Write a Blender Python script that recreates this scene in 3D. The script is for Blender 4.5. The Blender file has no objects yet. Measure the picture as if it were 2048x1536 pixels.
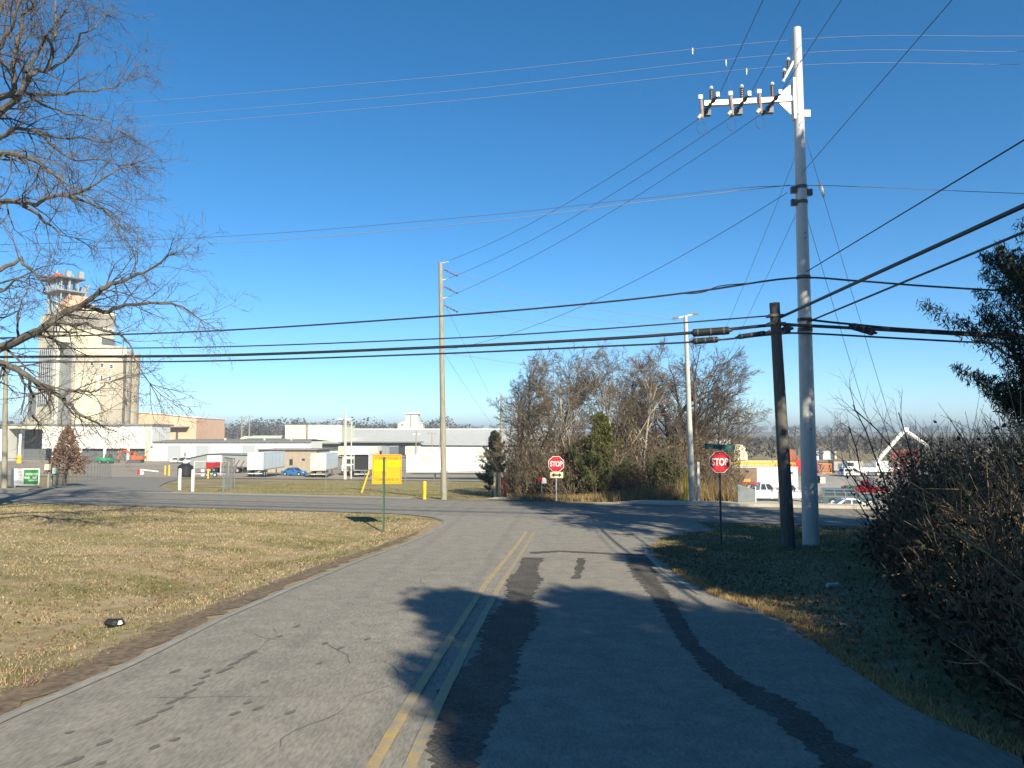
import bpy, math, random
import numpy as np
from mathutils import Vector, Matrix

# ------------------------------------------------------------------ camera, sky, sun, exposure
SC = bpy.context.scene
COL = SC.collection
F, ZC = 1540.0, 3.65
TH = math.atan(107.0 / F)                       # camera pitched up a little
CT, ST = math.cos(TH), math.sin(TH)
cam_d = bpy.data.cameras.new('camera'); cam = bpy.data.objects.new('camera', cam_d); COL.objects.link(cam)
cam_d.sensor_width = 36.0; cam_d.sensor_fit = 'HORIZONTAL'; cam_d.lens = 36.0 * F / 2048.0
cam_d.clip_start = 0.1; cam_d.clip_end = 20000
cam.location = (0, 0, ZC); cam.rotation_euler = (math.radians(90) + TH, 0, 0)
SC.camera = cam

SUN_AZ, SUN_EL = math.radians(25.0), math.radians(31.0)     # behind the camera, to the right
SUNV = Vector((math.sin(SUN_AZ) * math.cos(SUN_EL), -math.cos(SUN_AZ) * math.cos(SUN_EL), math.sin(SUN_EL)))
W = bpy.data.worlds.new('World'); SC.world = W; W.use_nodes = True
nt = W.node_tree; bg = nt.nodes['Background']
sky = nt.nodes.new('ShaderNodeTexSky'); sky.sky_type = 'NISHITA'; sky.sun_disc = False
sky.sun_elevation = SUN_EL; sky.sun_rotation = math.radians(180) - SUN_AZ
sky.air_density = 0.62; sky.dust_density = 0.0; sky.ozone_density = 1.7; sky.altitude = 0
hs = nt.nodes.new('ShaderNodeHueSaturation'); hs.inputs['Saturation'].default_value = 1.33; hs.inputs['Hue'].default_value = 0.494      # a clear deep-blue winter sky
nt.links.new(sky.outputs[0], hs.inputs['Color']); nt.links.new(hs.outputs[0], bg.inputs[0]); bg.inputs[1].default_value = 0.098
sl = bpy.data.lights.new('sun', 'SUN'); sl.energy = 5.0; sl.angle = math.radians(0.55); sl.color = (1.0, 0.90, 0.72)
so = bpy.data.objects.new('sun', sl); COL.objects.link(so); so.location = (30, -60, 60)
so.rotation_euler = SUNV.to_track_quat('Z', 'Y').to_euler()
SC.view_settings.view_transform = 'Standard'; SC.view_settings.look = 'None'
SC.view_settings.gamma = 1.0; SC.view_settings.exposure = 0.95
SC.cycles.max_bounces = 5; SC.cycles.transparent_max_bounces = 8

# ------------------------------------------------------------------ pixels -> directions, terrain
def ray(px, py):
    a = (px - 1024.0) / F; b = (768.0 - py) / F
    return Vector((a, CT - b * ST, ST + b * CT))
def at(px, py, Y):
    d = ray(px, py); s = Y / d.y
    return Vector((d.x * s, Y, ZC + d.z * s))
def sstep(t):
    t = np.clip(t, 0.0, 1.0); return t * t * (3 - 2 * t)
KX = 0.28                                        # the cross road recedes to the left
LEFT_EDGE = None
def zt(x, y):
    x = np.asarray(x, float); y = np.asarray(y, float)
    t = (27.0 - y) / 2.0
    z = 0.034 * 2.0 * np.where(t > 20, t, np.log1p(np.exp(np.minimum(t, 20))))
    u = y + KX * x - 44.2
    r = sstep((x - 3.0) / 11.0)
    L = 78.0 * (1 - r) + 34.0 * r
    drop = 3.2 + 0.75 * sstep((x - 27.0) / 11.0)
    z = z - drop * np.clip((u - 1.2) / L, 0, 1)
    z = z + 30.0 * sstep((y - 500.0) / 2600.0)
    if LEFT_EDGE is not None:
        ex = np.interp(y + KX * x, LEFT_EDGE[0], LEFT_EDGE[1])
        d = ex - x
        w = sstep((34.0 - (y + KX * x)) / 6.0) * (d > 0)
        z = z - 0.30 * np.exp(-((d - 3.0) / 1.3) ** 2) * w + 0.22 * sstep((d - 4.0) / 5.0) * w
    return z
def gz(x, y): return float(zt(x, y))
def on(px, py):
    d = ray(px, py); t0, t1 = 2.0, 2.0
    while t1 < 6000:
        p = Vector((0, 0, ZC)) + d * t1
        if p.z < gz(p.x, p.y): break
        t0 = t1; t1 = t1 * 1.03 + 0.05
    for _ in range(40):
        tm = (t0 + t1) / 2; p = Vector((0, 0, ZC)) + d * tm
        if p.z < gz(p.x, p.y): t1 = tm
        else: t0 = tm
    p = Vector((0, 0, ZC)) + d * t1
    return Vector((p.x, p.y, gz(p.x, p.y)))

# ------------------------------------------------------------------ materials
MATS = {}
def rgb(c): return (c[0], c[1], c[2], 1.0)
def mat(name, c, rough=0.7, var=0.12, scale=6.0, metal=0.0, bump=0.0, big=0.0, c2=None, streak=None, spec=0.4, bscale=None):
    if name in MATS: return MATS[name]
    m = bpy.data.materials.new(name); m.use_nodes = True; n = m.node_tree; P = n.nodes['Principled BSDF']
    P.inputs['Roughness'].default_value = rough; P.inputs['Metallic'].default_value = metal
    P.inputs['Specular IOR Level'].default_value = spec
    tc = n.nodes.new('ShaderNodeTexCoord'); src = tc.outputs['Object']
    if streak:
        mp = n.nodes.new('ShaderNodeMapping'); mp.inputs['Scale'].default_value = streak
        n.links.new(src, mp.inputs[0]); src = mp.outputs[0]
    nz = n.nodes.new('ShaderNodeTexNoise'); nz.inputs['Scale'].default_value = scale; nz.inputs['Detail'].default_value = 8
    n.links.new(src, nz.inputs['Vector'])
    cr = n.nodes.new('ShaderNodeValToRGB'); cr.color_ramp.elements[0].position = 0.3; cr.color_ramp.elements[1].position = 0.7
    a = [max(0, k * (1 - var)) for k in c]; b = [min(1, k * (1 + var)) for k in (c2 or c)]
    cr.color_ramp.elements[0].color = rgb(a); cr.color_ramp.elements[1].color = rgb(b)
    n.links.new(nz.outputs['Fac'], cr.inputs[0]); out = cr.outputs[0]
    if big:
        n2 = n.nodes.new('ShaderNodeTexNoise'); n2.inputs['Scale'].default_value = scale * 0.07; n2.inputs['Detail'].default_value = 4
        n.links.new(tc.outputs['Object'], n2.inputs['Vector'])
        c2r = n.nodes.new('ShaderNodeValToRGB'); c2r.color_ramp.elements[0].position = 0.35; c2r.color_ramp.elements[1].position = 0.65
        c2r.color_ramp.elements[0].color = rgb([1 - big] * 3); c2r.color_ramp.elements[1].color = (1, 1, 1, 1)
        n.links.new(n2.outputs['Fac'], c2r.inputs[0])
        mx = n.nodes.new('ShaderNodeMix'); mx.data_type = 'RGBA'; mx.blend_type = 'MULTIPLY'; mx.inputs[0].default_value = 1.0
        n.links.new(out, mx.inputs[6]); n.links.new(c2r.outputs[0], mx.inputs[7]); out = mx.outputs[2]
    n.links.new(out, P.inputs['Base Color'])
    if bump:
        nb = nz
        if bscale:
            nb = n.nodes.new('ShaderNodeTexNoise'); nb.inputs['Scale'].default_value = bscale; nb.inputs['Detail'].default_value = 6
            n.links.new(tc.outputs['Object'], nb.inputs['Vector'])
        bp = n.nodes.new('ShaderNodeBump'); bp.inputs['Strength'].default_value = bump; bp.inputs['Distance'].default_value = 0.02
        n.links.new(nb.outputs['Fac'], bp.inputs['Height']); n.links.new(bp.outputs[0], P.inputs['Normal'])
    MATS[name] = m
    return m
def mat_attr(name, rough=0.8, trans=0.0):
    if name in MATS: return MATS[name]
    m = bpy.data.materials.new(name); m.use_nodes = True; n = m.node_tree; P = n.nodes['Principled BSDF']
    P.inputs['Roughness'].default_value = rough; P.inputs['Specular IOR Level'].default_value = 0.2
    at_ = n.nodes.new('ShaderNodeAttribute'); at_.attribute_name = 'tint'
    n.links.new(at_.outputs['Color'], P.inputs['Base Color'])
    MATS[name] = m
    return m

# ------------------------------------------------------------------ mesh builder
class MB:
    def __init__(s): s.v = []; s.f = []
    def quad(s, a, b, c, d):
        i = len(s.v); s.v += [tuple(a), tuple(b), tuple(c), tuple(d)]; s.f.append((i, i + 1, i + 2, i + 3)); return s
    def poly(s, pts):
        i = len(s.v); s.v += [tuple(p) for p in pts]; s.f.append(tuple(range(i, i + len(pts)))); return s
    def box(s, x0, x1, y0, y1, z0, z1):
        i = len(s.v)
        s.v += [(x0, y0, z0), (x1, y0, z0), (x1, y1, z0), (x0, y1, z0), (x0, y0, z1), (x1, y0, z1), (x1, y1, z1), (x0, y1, z1)]
        s.f += [tuple(i + k for k in q) for q in ((3, 2, 1, 0), (4, 5, 6, 7), (0, 1, 5, 4), (1, 2, 6, 5), (2, 3, 7, 6), (3, 0, 4, 7))]
        return s
    def frustum(s, x0, x1, y0, y1, z0, X0, X1, Y0, Y1, z1):
        i = len(s.v)
        s.v += [(x0, y0, z0), (x1, y0, z0), (x1, y1, z0), (x0, y1, z0), (X0, Y0, z1), (X1, Y0, z1), (X1, Y1, z1), (X0, Y1, z1)]
        s.f += [tuple(i + k for k in q) for q in ((3, 2, 1, 0), (4, 5, 6, 7), (0, 1, 5, 4), (1, 2, 6, 5), (2, 3, 7, 6), (3, 0, 4, 7))]
        return s
    def prism(s, prof, y0, y1):                  # profile in XZ, pushed along Y
        i = len(s.v); n = len(prof)
        s.v += [(p[0], y0, p[1]) for p in prof] + [(p[0], y1, p[1]) for p in prof]
        s.f.append(tuple(range(i, i + n))); s.f.append(tuple(range(i + 2 * n - 1, i + n - 1, -1)))
        for k in range(n):
            k2 = (k + 1) % n; s.f.append((i + k2, i + k, i + n + k, i + n + k2))
        return s
    def tube(s, pts, rad, sides=6, cap=True):
        pts = [Vector(p) for p in pts]; n = len(pts)
        if not hasattr(rad, '__len__'): rad = [rad] * n
        base = len(s.v); ref = None
        for k in range(n):
            t = (pts[min(k + 1, n - 1)] - pts[max(k - 1, 0)])
            if t.length < 1e-9: t = Vector((0, 0, 1))
            t.normalize()
            if ref is None:
                ref = Vector((1, 0, 0)) if abs(t.x) < 0.8 else Vector((0, 1, 0))
            u = (ref - t * ref.dot(t))
            if u.length < 1e-6: u = t.orthogonal()
            u.normalize(); ref = u; w = t.cross(u); p = pts[k]; r = rad[k]
            for j in range(sides):
                an = 2 * math.pi * j / sides; q = p + u * (math.cos(an) * r) + w * (math.sin(an) * r)
                s.v.append((q.x, q.y, q.z))
        for k in range(n - 1):
            for j in range(sides):
                j2 = (j + 1) % sides
                s.f.append((base + k * sides + j, base + k * sides + j2, base + (k + 1) * sides + j2, base + (k + 1) * sides + j))
        if cap and sides > 3:
            s.f.append(tuple(base + j for j in reversed(range(sides))))
            s.f.append(tuple(base + (n - 1) * sides + j for j in range(sides)))
        return s
    def bar(s, a, b, r, sides=4): return s.tube([a, b], r, sides)
    def build(s, name, m, parent=None, world=False, smooth=False, kind=None):
        me = bpy.data.meshes.new(name)
        v = s.v
        if world and parent is not None:
            o = parent.location; v = [(a - o.x, b - o.y, c - o.z) for a, b, c in v]
        me.from_pydata(v, [], s.f); me.update()
        if smooth: me.shade_smooth(); me.set_sharp_from_angle(angle=math.radians(42))
        me.materials.append(m)
        ob = bpy.data.objects.new(name, me); COL.objects.link(ob)
        if parent is not None: ob.parent = parent
        if kind: ob['kind'] = kind
        return ob
def tag(o, label=None, cat=None, group=None, kind=None):
    if label: o['label'] = label
    if cat: o['category'] = cat
    if group: o['group'] = group
    if kind: o['kind'] = kind
    return o
def thing(name, label, cat, loc=(0, 0, 0), rz=0.0, group=None):
    o = bpy.data.objects.new(name, None); COL.objects.link(o); o.location = loc; o.rotation_euler = (0, 0, rz)
    o.empty_display_size = 0.2
    return tag(o, label, cat, group)
def copy_tree(o, parent=None):
    c = o.copy(); COL.objects.link(c)
    if parent is not None: c.parent = parent
    for ch in list(o.children): copy_tree(ch, c)
    return c
def mesh_np(name, V, Fq, m, tint=None, parent=None, kind=None):
    """V (n,3), Fq (k,c) equal-sided faces, tint per face (k,3)"""
    V = np.asarray(V, np.float32); Fq = np.asarray(Fq, np.int32); k, c = Fq.shape
    if parent is not None: V = V - np.array(parent.location, np.float32)
    me = bpy.data.meshes.new(name)
    me.vertices.add(len(V)); me.vertices.foreach_set('co', V.ravel())
    me.loops.add(k * c); me.loops.foreach_set('vertex_index', Fq.ravel())
    me.polygons.add(k); me.polygons.foreach_set('loop_start', np.arange(0, k * c, c, dtype=np.int32))
    me.update(calc_edges=True); me.validate()
    if tint is not None:
        at_ = me.attributes.new('tint', 'FLOAT_COLOR', 'FACE')
        cc = np.ones((k, 4), np.float32); cc[:, :3] = tint; at_.data.foreach_set('color', cc.ravel())
    me.materials.append(m)
    ob = bpy.data.objects.new(name, me); COL.objects.link(ob)
    if parent is not None: ob.parent = parent
    if kind: ob['kind'] = kind
    return ob
def pick(rng, pal, k, var=0.2):
    pal = np.array(pal); i = rng.integers(0, len(pal), k)
    return np.clip(pal[i] * (1 + var * rng.uniform(-1, 1, (k, 1))), 0, 1)
def leaves(C, size, rng, up=0.0, asp=0.5):
    """one small diamond leaf at each centre"""
    n = len(C); d = rng.normal(size=(n, 3)); d[:, 2] += up; d /= np.linalg.norm(d, axis=1)[:, None]
    e = np.cross(d, rng.normal(size=(n, 3))); e /= np.linalg.norm(e, axis=1)[:, None] + 1e-9
    s = (size * rng.uniform(0.6, 1.4, n))[:, None]
    V = np.stack([C - d * s * .5, C + e * s * asp * .5, C + d * s * .5, C - e * s * asp * .5], 1).reshape(-1, 3)
    return V, np.arange(4 * n).reshape(n, 4)
def blades(B, h, w, rng, lean=0.5):
    n = len(B); an = rng.uniform(0, 2 * np.pi, n); hh = h * rng.uniform(0.5, 1.3, n)
    sx = np.stack([np.cos(an), np.sin(an), np.zeros(n)], 1) * (np.broadcast_to(np.asarray(w, float), (n,)) * 0.5)[:, None]
    tip = B + np.stack([rng.normal(0, lean, n) * hh, rng.normal(0, lean, n) * hh, hh], 1)
    V = np.stack([B - sx, B + sx, tip], 1).reshape(-1, 3)
    return V, np.arange(3 * n).reshape(n, 3)
def text_mesh(s, size, m, name, parent, loc, bold=0.0, sx=1.0, align='CENTER'):
    cu = bpy.data.curves.new('lettering', 'FONT'); cu.body = s; cu.size = size; cu.align_x = align; cu.align_y = 'CENTER'
    cu.offset = bold; cu.extrude = 0.002
    ob = bpy.data.objects.new('lettering', cu); COL.objects.link(ob)
    bpy.context.view_layer.update()
    me = bpy.data.meshes.new_from_object(ob.evaluated_get(bpy.context.evaluated_depsgraph_get()))
    bpy.data.objects.remove(ob); bpy.data.curves.remove(cu)
    n = len(me.vertices); co = np.zeros(n * 3); me.vertices.foreach_get('co', co); co = co.reshape(-1, 3)
    co = np.stack([co[:, 0] * sx, -co[:, 2], co[:, 1]], 1) + np.array(loc)
    me.vertices.foreach_set('co', co.ravel()); me.update(); me.materials.clear(); me.materials.append(m)
    o = bpy.data.objects.new(name, me); COL.objects.link(o); o.parent = parent
    return o

# ------------------------------------------------------------------ palette
ASPH = mat('asphalt_worn', (0.255, 0.238, 0.20), 0.92, 0.24, 34, bump=0.3, big=0.16, spec=0.15, streak=(1, 0.22, 1), bscale=110)
ASPH2 = mat('asphalt_cross', (0.225, 0.212, 0.182), 0.92, 0.16, 30, big=0.18, spec=0.15, streak=(0.2, 1, 1))
ASPHP = mat('asphalt_patch', (0.265, 0.245, 0.205), 0.92, 0.22, 40, bump=0.3, big=0.2, spec=0.15, streak=(1, 0.3, 1), bscale=110)
TAR = mat('tar_seal', (0.070, 0.064, 0.056), 0.9, 0.3, 30, bump=0.25, c2=(0.135, 0.122, 0.102), big=0.3, bscale=110, spec=0.15)
STAIN = mat('oil_stain', (0.125, 0.118, 0.105), 0.8, 0.2, 20)
CONC = mat('concrete', (0.46, 0.42, 0.34), 0.85, 0.12, 10, big=0.2)
YARD = mat('yard_gravel', (0.32, 0.27, 0.205), 0.9, 0.15, 0.6, big=0.25)
def paint(name, c, scale, thr, base=(0.18, 0.175, 0.16)):
    m = mat(name, c, 0.7, 0.1, 30)
    n = m.node_tree; P = n.nodes['Principled BSDF']; src = P.inputs['Base Color'].links[0].from_socket
    nz = n.nodes.new('ShaderNodeTexNoise'); nz.inputs['Scale'].default_value = scale; nz.inputs['Detail'].default_value = 10
    nz.inputs['Roughness'].default_value = 0.75
    tc = n.nodes.new('ShaderNodeTexCoord'); n.links.new(tc.outputs['Object'], nz.inputs['Vector'])
    cr = n.nodes.new('ShaderNodeValToRGB'); cr.color_ramp.elements[0].position = thr - 0.12; cr.color_ramp.elements[1].position = thr + 0.12
    n.links.new(nz.outputs['Fac'], cr.inputs[0])
    mx = n.nodes.new('ShaderNodeMix'); mx.data_type = 'RGBA'; n.links.new(cr.outputs[0], mx.inputs[0])
    mx.inputs[6].default_value = rgb(base); n.links.new(src, mx.inputs[7]); n.links.new(mx.outputs[2], P.inputs['Base Color'])
    return m
YLINE = paint('yellow_line_worn', (0.42, 0.30, 0.10), 3.0, 0.49, (0.24, 0.225, 0.19))
YLINE2 = paint('yellow_line_faded', (0.40, 0.285, 0.095), 3.0, 0.53, (0.24, 0.225, 0.19))
WLINE = paint('white_line_worn', (0.33, 0.315, 0.275), 3.0, 0.58, (0.24, 0.225, 0.19))
STEEL = mat('galvanised_steel', (0.56, 0.56, 0.53), 0.5, 0.08, 2.0, metal=0.1, big=0.1)
STEEL2 = mat('steel_bracket', (0.66, 0.67, 0.66), 0.45, 0.08, 5, metal=0.2)
DARKST = mat('dark_fitting', (0.10, 0.095, 0.09), 0.5, 0.2, 12)
PORC = mat('grey_insulator', (0.16, 0.14, 0.13), 0.35, 0.15, 15)
WOODP = mat('pole_wood_weathered', (0.27, 0.255, 0.195), 0.9, 0.25, 3.0, streak=(6, 6, 0.6), bump=0.4)
WOODD = mat('pole_wood_dark', (0.10, 0.095, 0.085), 0.9, 0.25, 3.0, streak=(6, 6, 0.6), bump=0.4)
CABLE = mat('black_cable', (0.018, 0.018, 0.02), 0.5, 0.2, 8)
ALUW = mat('aluminium_wire', (0.24, 0.24, 0.25), 0.65, 0.1, 8, metal=0.1)
GREYW = mat('dull_wire', (0.10, 0.10, 0.11), 0.5, 0.1, 8)
BARK = mat('bark_grey', (0.105, 0.096, 0.080), 0.9, 0.35, 4, streak=(3, 3, 0.8), bump=0.5)
BARKP = mat('bark_pale', (0.36, 0.32, 0.26), 0.9, 0.3, 4, streak=(3, 3, 0.8))
BARKB = mat('bark_brown', (0.15, 0.118, 0.088), 0.9, 0.3, 4)
TWIG = mat('twig_brown', (0.075, 0.062, 0.052), 0.9, 0.25, 2)
STEMB = mat('thicket_stem', (0.13, 0.092, 0.058), 0.9, 0.35, 2)
TWIGT = mat('twig_tan', (0.122, 0.096, 0.067), 0.9, 0.3, 2)
LEAF = mat_attr('leaf_tint'); GRASS = mat_attr('grass_tint', 0.9)
WHITE = mat('white_paint', (0.78, 0.77, 0.72), 0.55, 0.05, 3, big=0.08)
WHITEM = mat('white_sheet_metal', (0.76, 0.75, 0.69), 0.5, 0.05, 0.8, big=0.08, streak=(1, 1, 0.15))
BLUEW = mat('shade_blue_sheet', (0.56, 0.63, 0.66), 0.5, 0.07, 0.9, big=0.1, streak=(1, 1, 0.2))  # bluish shade of trailer sides put into the colour; two doors share it
CREAM = mat('cream_paint', (0.70, 0.645, 0.46), 0.7, 0.06, 0.5, big=0.12, streak=(1, 1, 0.15))
CONCG = mat('silo_concrete', (0.50, 0.45, 0.345), 0.85, 0.13, 0.4, big=0.22, streak=(1, 1, 0.12))
GREYM = mat('grey_sheet_metal', (0.22, 0.24, 0.24), 0.6, 0.08, 1.0)
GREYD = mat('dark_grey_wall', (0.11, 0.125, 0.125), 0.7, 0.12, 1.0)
GREYR = mat('grey_roof_sheet', (0.52, 0.52, 0.48), 0.6, 0.06, 0.4, big=0.1)
ROOFD = mat('dark_roof', (0.20, 0.195, 0.18), 0.8, 0.12, 0.8)
PINK = mat('salmon_wall', (0.70, 0.46, 0.31), 0.75, 0.06, 0.4, big=0.1)
TAN = mat('tan_block', (0.37, 0.31, 0.225), 0.85, 0.12, 1.2, big=0.15)
GREENB = mat('pale_green_sheet', (0.62, 0.645, 0.50), 0.6, 0.06, 0.5, streak=(2, 2, 0.1))
DOOR = mat('roller_door', (0.36, 0.39, 0.40), 0.5, 0.05, 1.5, streak=(0.3, 0.3, 6))
GLASS = mat('dark_glass', (0.035, 0.045, 0.05), 0.12, 0.1, 2, spec=0.6)
RUBBER = mat('tyre_rubber', (0.022, 0.022, 0.022), 0.8, 0.2, 8)
RIM = mat('wheel_rim', (0.62, 0.60, 0.55), 0.4, 0.1, 8, metal=0.3)
BLACK = mat('black_paint', (0.016, 0.016, 0.017), 0.6, 0.2, 6)
YEL = mat('yellow_paint', (0.80, 0.50, 0.03), 0.5, 0.06, 6, big=0.1)
YELL = mat('sign_yellow', (0.80, 0.36, 0.01), 0.45, 0.04, 4)
YELP = mat('cover_yellow', (0.86, 0.58, 0.0), 0.4, 0.03, 4)
ORNG = mat('orange_paint', (0.62, 0.13, 0.03), 0.5, 0.12, 3)
REDP = mat('red_paint', (0.42, 0.025, 0.03), 0.35, 0.1, 3)
SIGNR = mat('sign_red', (0.50, 0.018, 0.03), 0.4, 0.06, 4)
SIGNG = mat('sign_green', (0.035, 0.20, 0.055), 0.45, 0.08, 4)
SIGNT = mat('street_sign_teal', (0.015, 0.13, 0.12), 0.45, 0.1, 4)
PALEG = mat('faded_lettering', (0.30, 0.45, 0.31), 0.5, 0.08, 6)
PALET = mat('pale_lettering', (0.16, 0.34, 0.32), 0.5, 0.1, 6)
LTGREY = mat('faint_grey_lettering', (0.40, 0.40, 0.37), 0.6, 0.1, 6)
GREENP = mat('green_post', (0.035, 0.10, 0.065), 0.6, 0.2, 6)
BROWNB = mat('brown_boarding', (0.20, 0.135, 0.085), 0.8, 0.12, 2)
RUST = mat('rusty_red_boards', (0.23, 0.075, 0.045), 0.85, 0.25, 4, streak=(4, 4, 0.6))
WOODT = mat('pale_timber', (0.48, 0.41, 0.27), 0.9, 0.2, 4, streak=(5, 5, 0.5))
GREENM = mat('machine_green', (0.02, 0.30, 0.10), 0.5, 0.12, 3)
BLUEP = mat('blue_paint', (0.03, 0.16, 0.42), 0.4, 0.1, 3)
SUVG = mat('grey_green_carpaint', (0.075, 0.115, 0.12), 0.3, 0.06, 3, metal=0.2)
CARW = mat('white_carpaint', (0.80, 0.79, 0.75), 0.3, 0.03, 3)
# ------------------------------------------------------------------ the setting
def pw(lst): return [on(*p) for p in lst]
def resample(pts, n):
    P = np.array([[p[0], p[1]] for p in pts]); d = np.r_[0, np.cumsum(np.linalg.norm(np.diff(P, axis=0), axis=1))]
    t = np.linspace(0, d[-1], n); return np.stack([np.interp(t, d, P[:, 0]), np.interp(t, d, P[:, 1])], 1)
def sheet(name, A, B, n, m, off, material, parent=None, kind='structure', thick=0.0):
    """a sheet that follows the ground between two polylines"""
    A = resample(A, n); B = resample(B, n); mb = MB()
    for i in range(n):
        for j in range(m + 1):
            q = A[i] * (1 - j / m) + B[i] * (j / m); mb.v.append((q[0], q[1], gz(q[0], q[1]) + off))
    for i in range(n - 1):
        for j in range(m):
            a = i * (m + 1) + j; mb.f.append((a, a + 1, a + m + 2, a + m + 1))
    o = mb.build(name, material, parent)
    if parent is None: o['kind'] = kind
    # face up
    me = o.data
    if len(me.polygons) and me.polygons[0].normal.z < 0: me.flip_normals()
    return o
def ribbon(pts, w, mb, off, jit=0.0, seed=0, n=None):
    P = [Vector((p[0], p[1])) for p in pts]
    L = sum((P[i + 1] - P[i]).length for i in range(len(P) - 1)); n = n or max(3, int(L / 0.5))
    Q = resample(P, n); rng = np.random.default_rng(seed); base = len(mb.v)
    for i in range(n):
        t = Q[min(i + 1, n - 1)] - Q[max(i - 1, 0)]; t = t / (np.linalg.norm(t) + 1e-9); nn = np.array([-t[1], t[0]])
        ww = np.interp(i / (n - 1), np.linspace(0, 1, len(w)), w) if hasattr(w, '__len__') else w
        a = Q[i] + nn * ww * (0.5 + jit * rng.normal()); b = Q[i] - nn * ww * (0.5 + jit * rng.normal())
        mb.v += [(a[0], a[1], gz(*a) + off), (b[0], b[1], gz(*b) + off)]
    for i in range(n - 1):
        k = base + 2 * i; mb.f.append((k, k + 1, k + 3, k + 2))
    return mb

ledge_px = [(4, 1433), (234, 1336), (422, 1242), (586, 1172), (720, 1118), (800, 1090), (855, 1066), (884, 1050), (884, 1042), (860, 1035), (800, 1029), (700, 1023)]
redge_px = [(2035, 1517), (1953, 1480), (1828, 1424), (1704, 1342), (1580, 1250), (1500, 1218), (1422, 1192), (1345, 1145), (1309, 1112), (1302, 1092), (1320, 1078), (1370, 1067), (1430, 1062)]
LE = pw(ledge_px); RE = pw(redge_px)
def vv(p): return p[1] + KX * p[0]
def ext(E, sgn):
    d = (E[0] - E[2]); d.z = 0; d.normalize(); q = E[0] + d * 22; return [q] + E
LE = ext(LE, -1); RE = ext(RE, 1)
lv = np.array([vv(p) for p in LE]); lx = np.array([p.x for p in LE]); o_ = np.argsort(lv); lv, lx = lv[o_], lx[o_]
rv = np.array([vv(p) for p in RE]); rx = np.array([p.x for p in RE]); o_ = np.argsort(rv); rv, rx = rv[o_], rx[o_]
LEFT_EDGE = (lv, lx)

# ground: one sheet to the horizon, finer close to the camera
def axis(lo, hi, step, far_lo, far_hi, k=1.13):
    a = list(np.arange(lo, hi, step)); s = step; x = a[-1]
    while x < far_hi: s *= k; x += s; a.append(x)
    s = step; x = lo; b = []
    while x > far_lo: s *= k; x -= s; b.append(x)
    return np.array(b[::-1] + a)
gx = axis(-42, 26, 0.55, -2900, 2900); gy = axis(-14, 62, 0.55, -250, 3300, 1.10)
GX, GY = np.meshgrid(gx, gy); GZ = zt(GX, GY)
rngG = np.random.default_rng(5)
nearm = ((GX + 0) < np.interp(GY + KX * GX, lv, lx) - 0.8) & (GY < 36)
GZ = GZ + np.where(nearm, rngG.normal(0, 0.012, GZ.shape), 0)
V = np.stack([GX, GY, GZ], -1).reshape(-1, 3); nx, ny = len(gx), len(gy)
ii, jj = np.meshgrid(np.arange(nx - 1), np.arange(ny - 1)); a = (jj * nx + ii).ravel()
Fq = np.stack([a, a + 1, a + nx + 1, a + nx], 1)
gm = bpy.data.materials.new('ground_grass'); gm.use_nodes = True
n = gm.node_tree; P = n.nodes['Principled BSDF']; P.inputs['Roughness'].default_value = 0.95; P.inputs['Specular IOR Level'].default_value = 0.1
tc = n.nodes.new('ShaderNodeTexCoord')
def nz(scale, det=8, rough=0.6, st=None):
    q = n.nodes.new('ShaderNodeTexNoise'); q.inputs['Scale'].default_value = scale; q.inputs['Detail'].default_value = det; q.inputs['Roughness'].default_value = rough
    if st:
        mp = n.nodes.new('ShaderNodeMapping'); mp.inputs['Scale'].default_value = st; n.links.new(tc.outputs['Object'], mp.inputs[0]); n.links.new(mp.outputs[0], q.inputs['Vector'])
    else: n.links.new(tc.outputs['Object'], q.inputs['Vector'])
    return q
def ramp(src, stops):
    r = n.nodes.new('ShaderNodeValToRGB'); e = r.color_ramp.elements
    e[0].position, e[0].color = stops[0][0], rgb(stops[0][1]); e[1].position, e[1].color = stops[1][0], rgb(stops[1][1])
    for p_, c_ in stops[2:]: k_ = e.new(p_); k_.color = rgb(c_)
    n.links.new(src, r.inputs[0]); return r
r1 = ramp(nz(3.5, 10, 0.7).outputs['Fac'], [(0.3, (0.19, 0.145, 0.085)), (0.7, (0.40, 0.32, 0.19))])
r2 = ramp(nz(5.0, 8).outputs['Fac'], [(0.3, (0.085, 0.088, 0.030)), (0.7, (0.20, 0.185, 0.070))])
r3 = ramp(nz(0.22, 6, 0.65, (1, 1.6, 1)).outputs['Fac'], [(0.47, (0, 0, 0)), (0.62, (1, 1, 1))])
mx = n.nodes.new('ShaderNodeMix'); mx.data_type = 'RGBA'; n.links.new(r3.outputs[0], mx.inputs[0]); n.links.new(r1.outputs[0], mx.inputs[6]); n.links.new(r2.outputs[0], mx.inputs[7])
n.links.new(mx.outputs[2], P.inputs['Base Color'])
bp = n.nodes.new('ShaderNodeBump'); bp.inputs['Strength'].default_value = 0.6; bp.inputs['Distance'].default_value = 0.05
n.links.new(nz(14, 8, 0.7).outputs['Fac'], bp.inputs['Height']); n.links.new(bp.outputs[0], P.inputs['Normal'])
ground = mesh_np('ground', V, Fq, gm); ground['kind'] = 'structure'; ground.data.shade_smooth()

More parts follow.
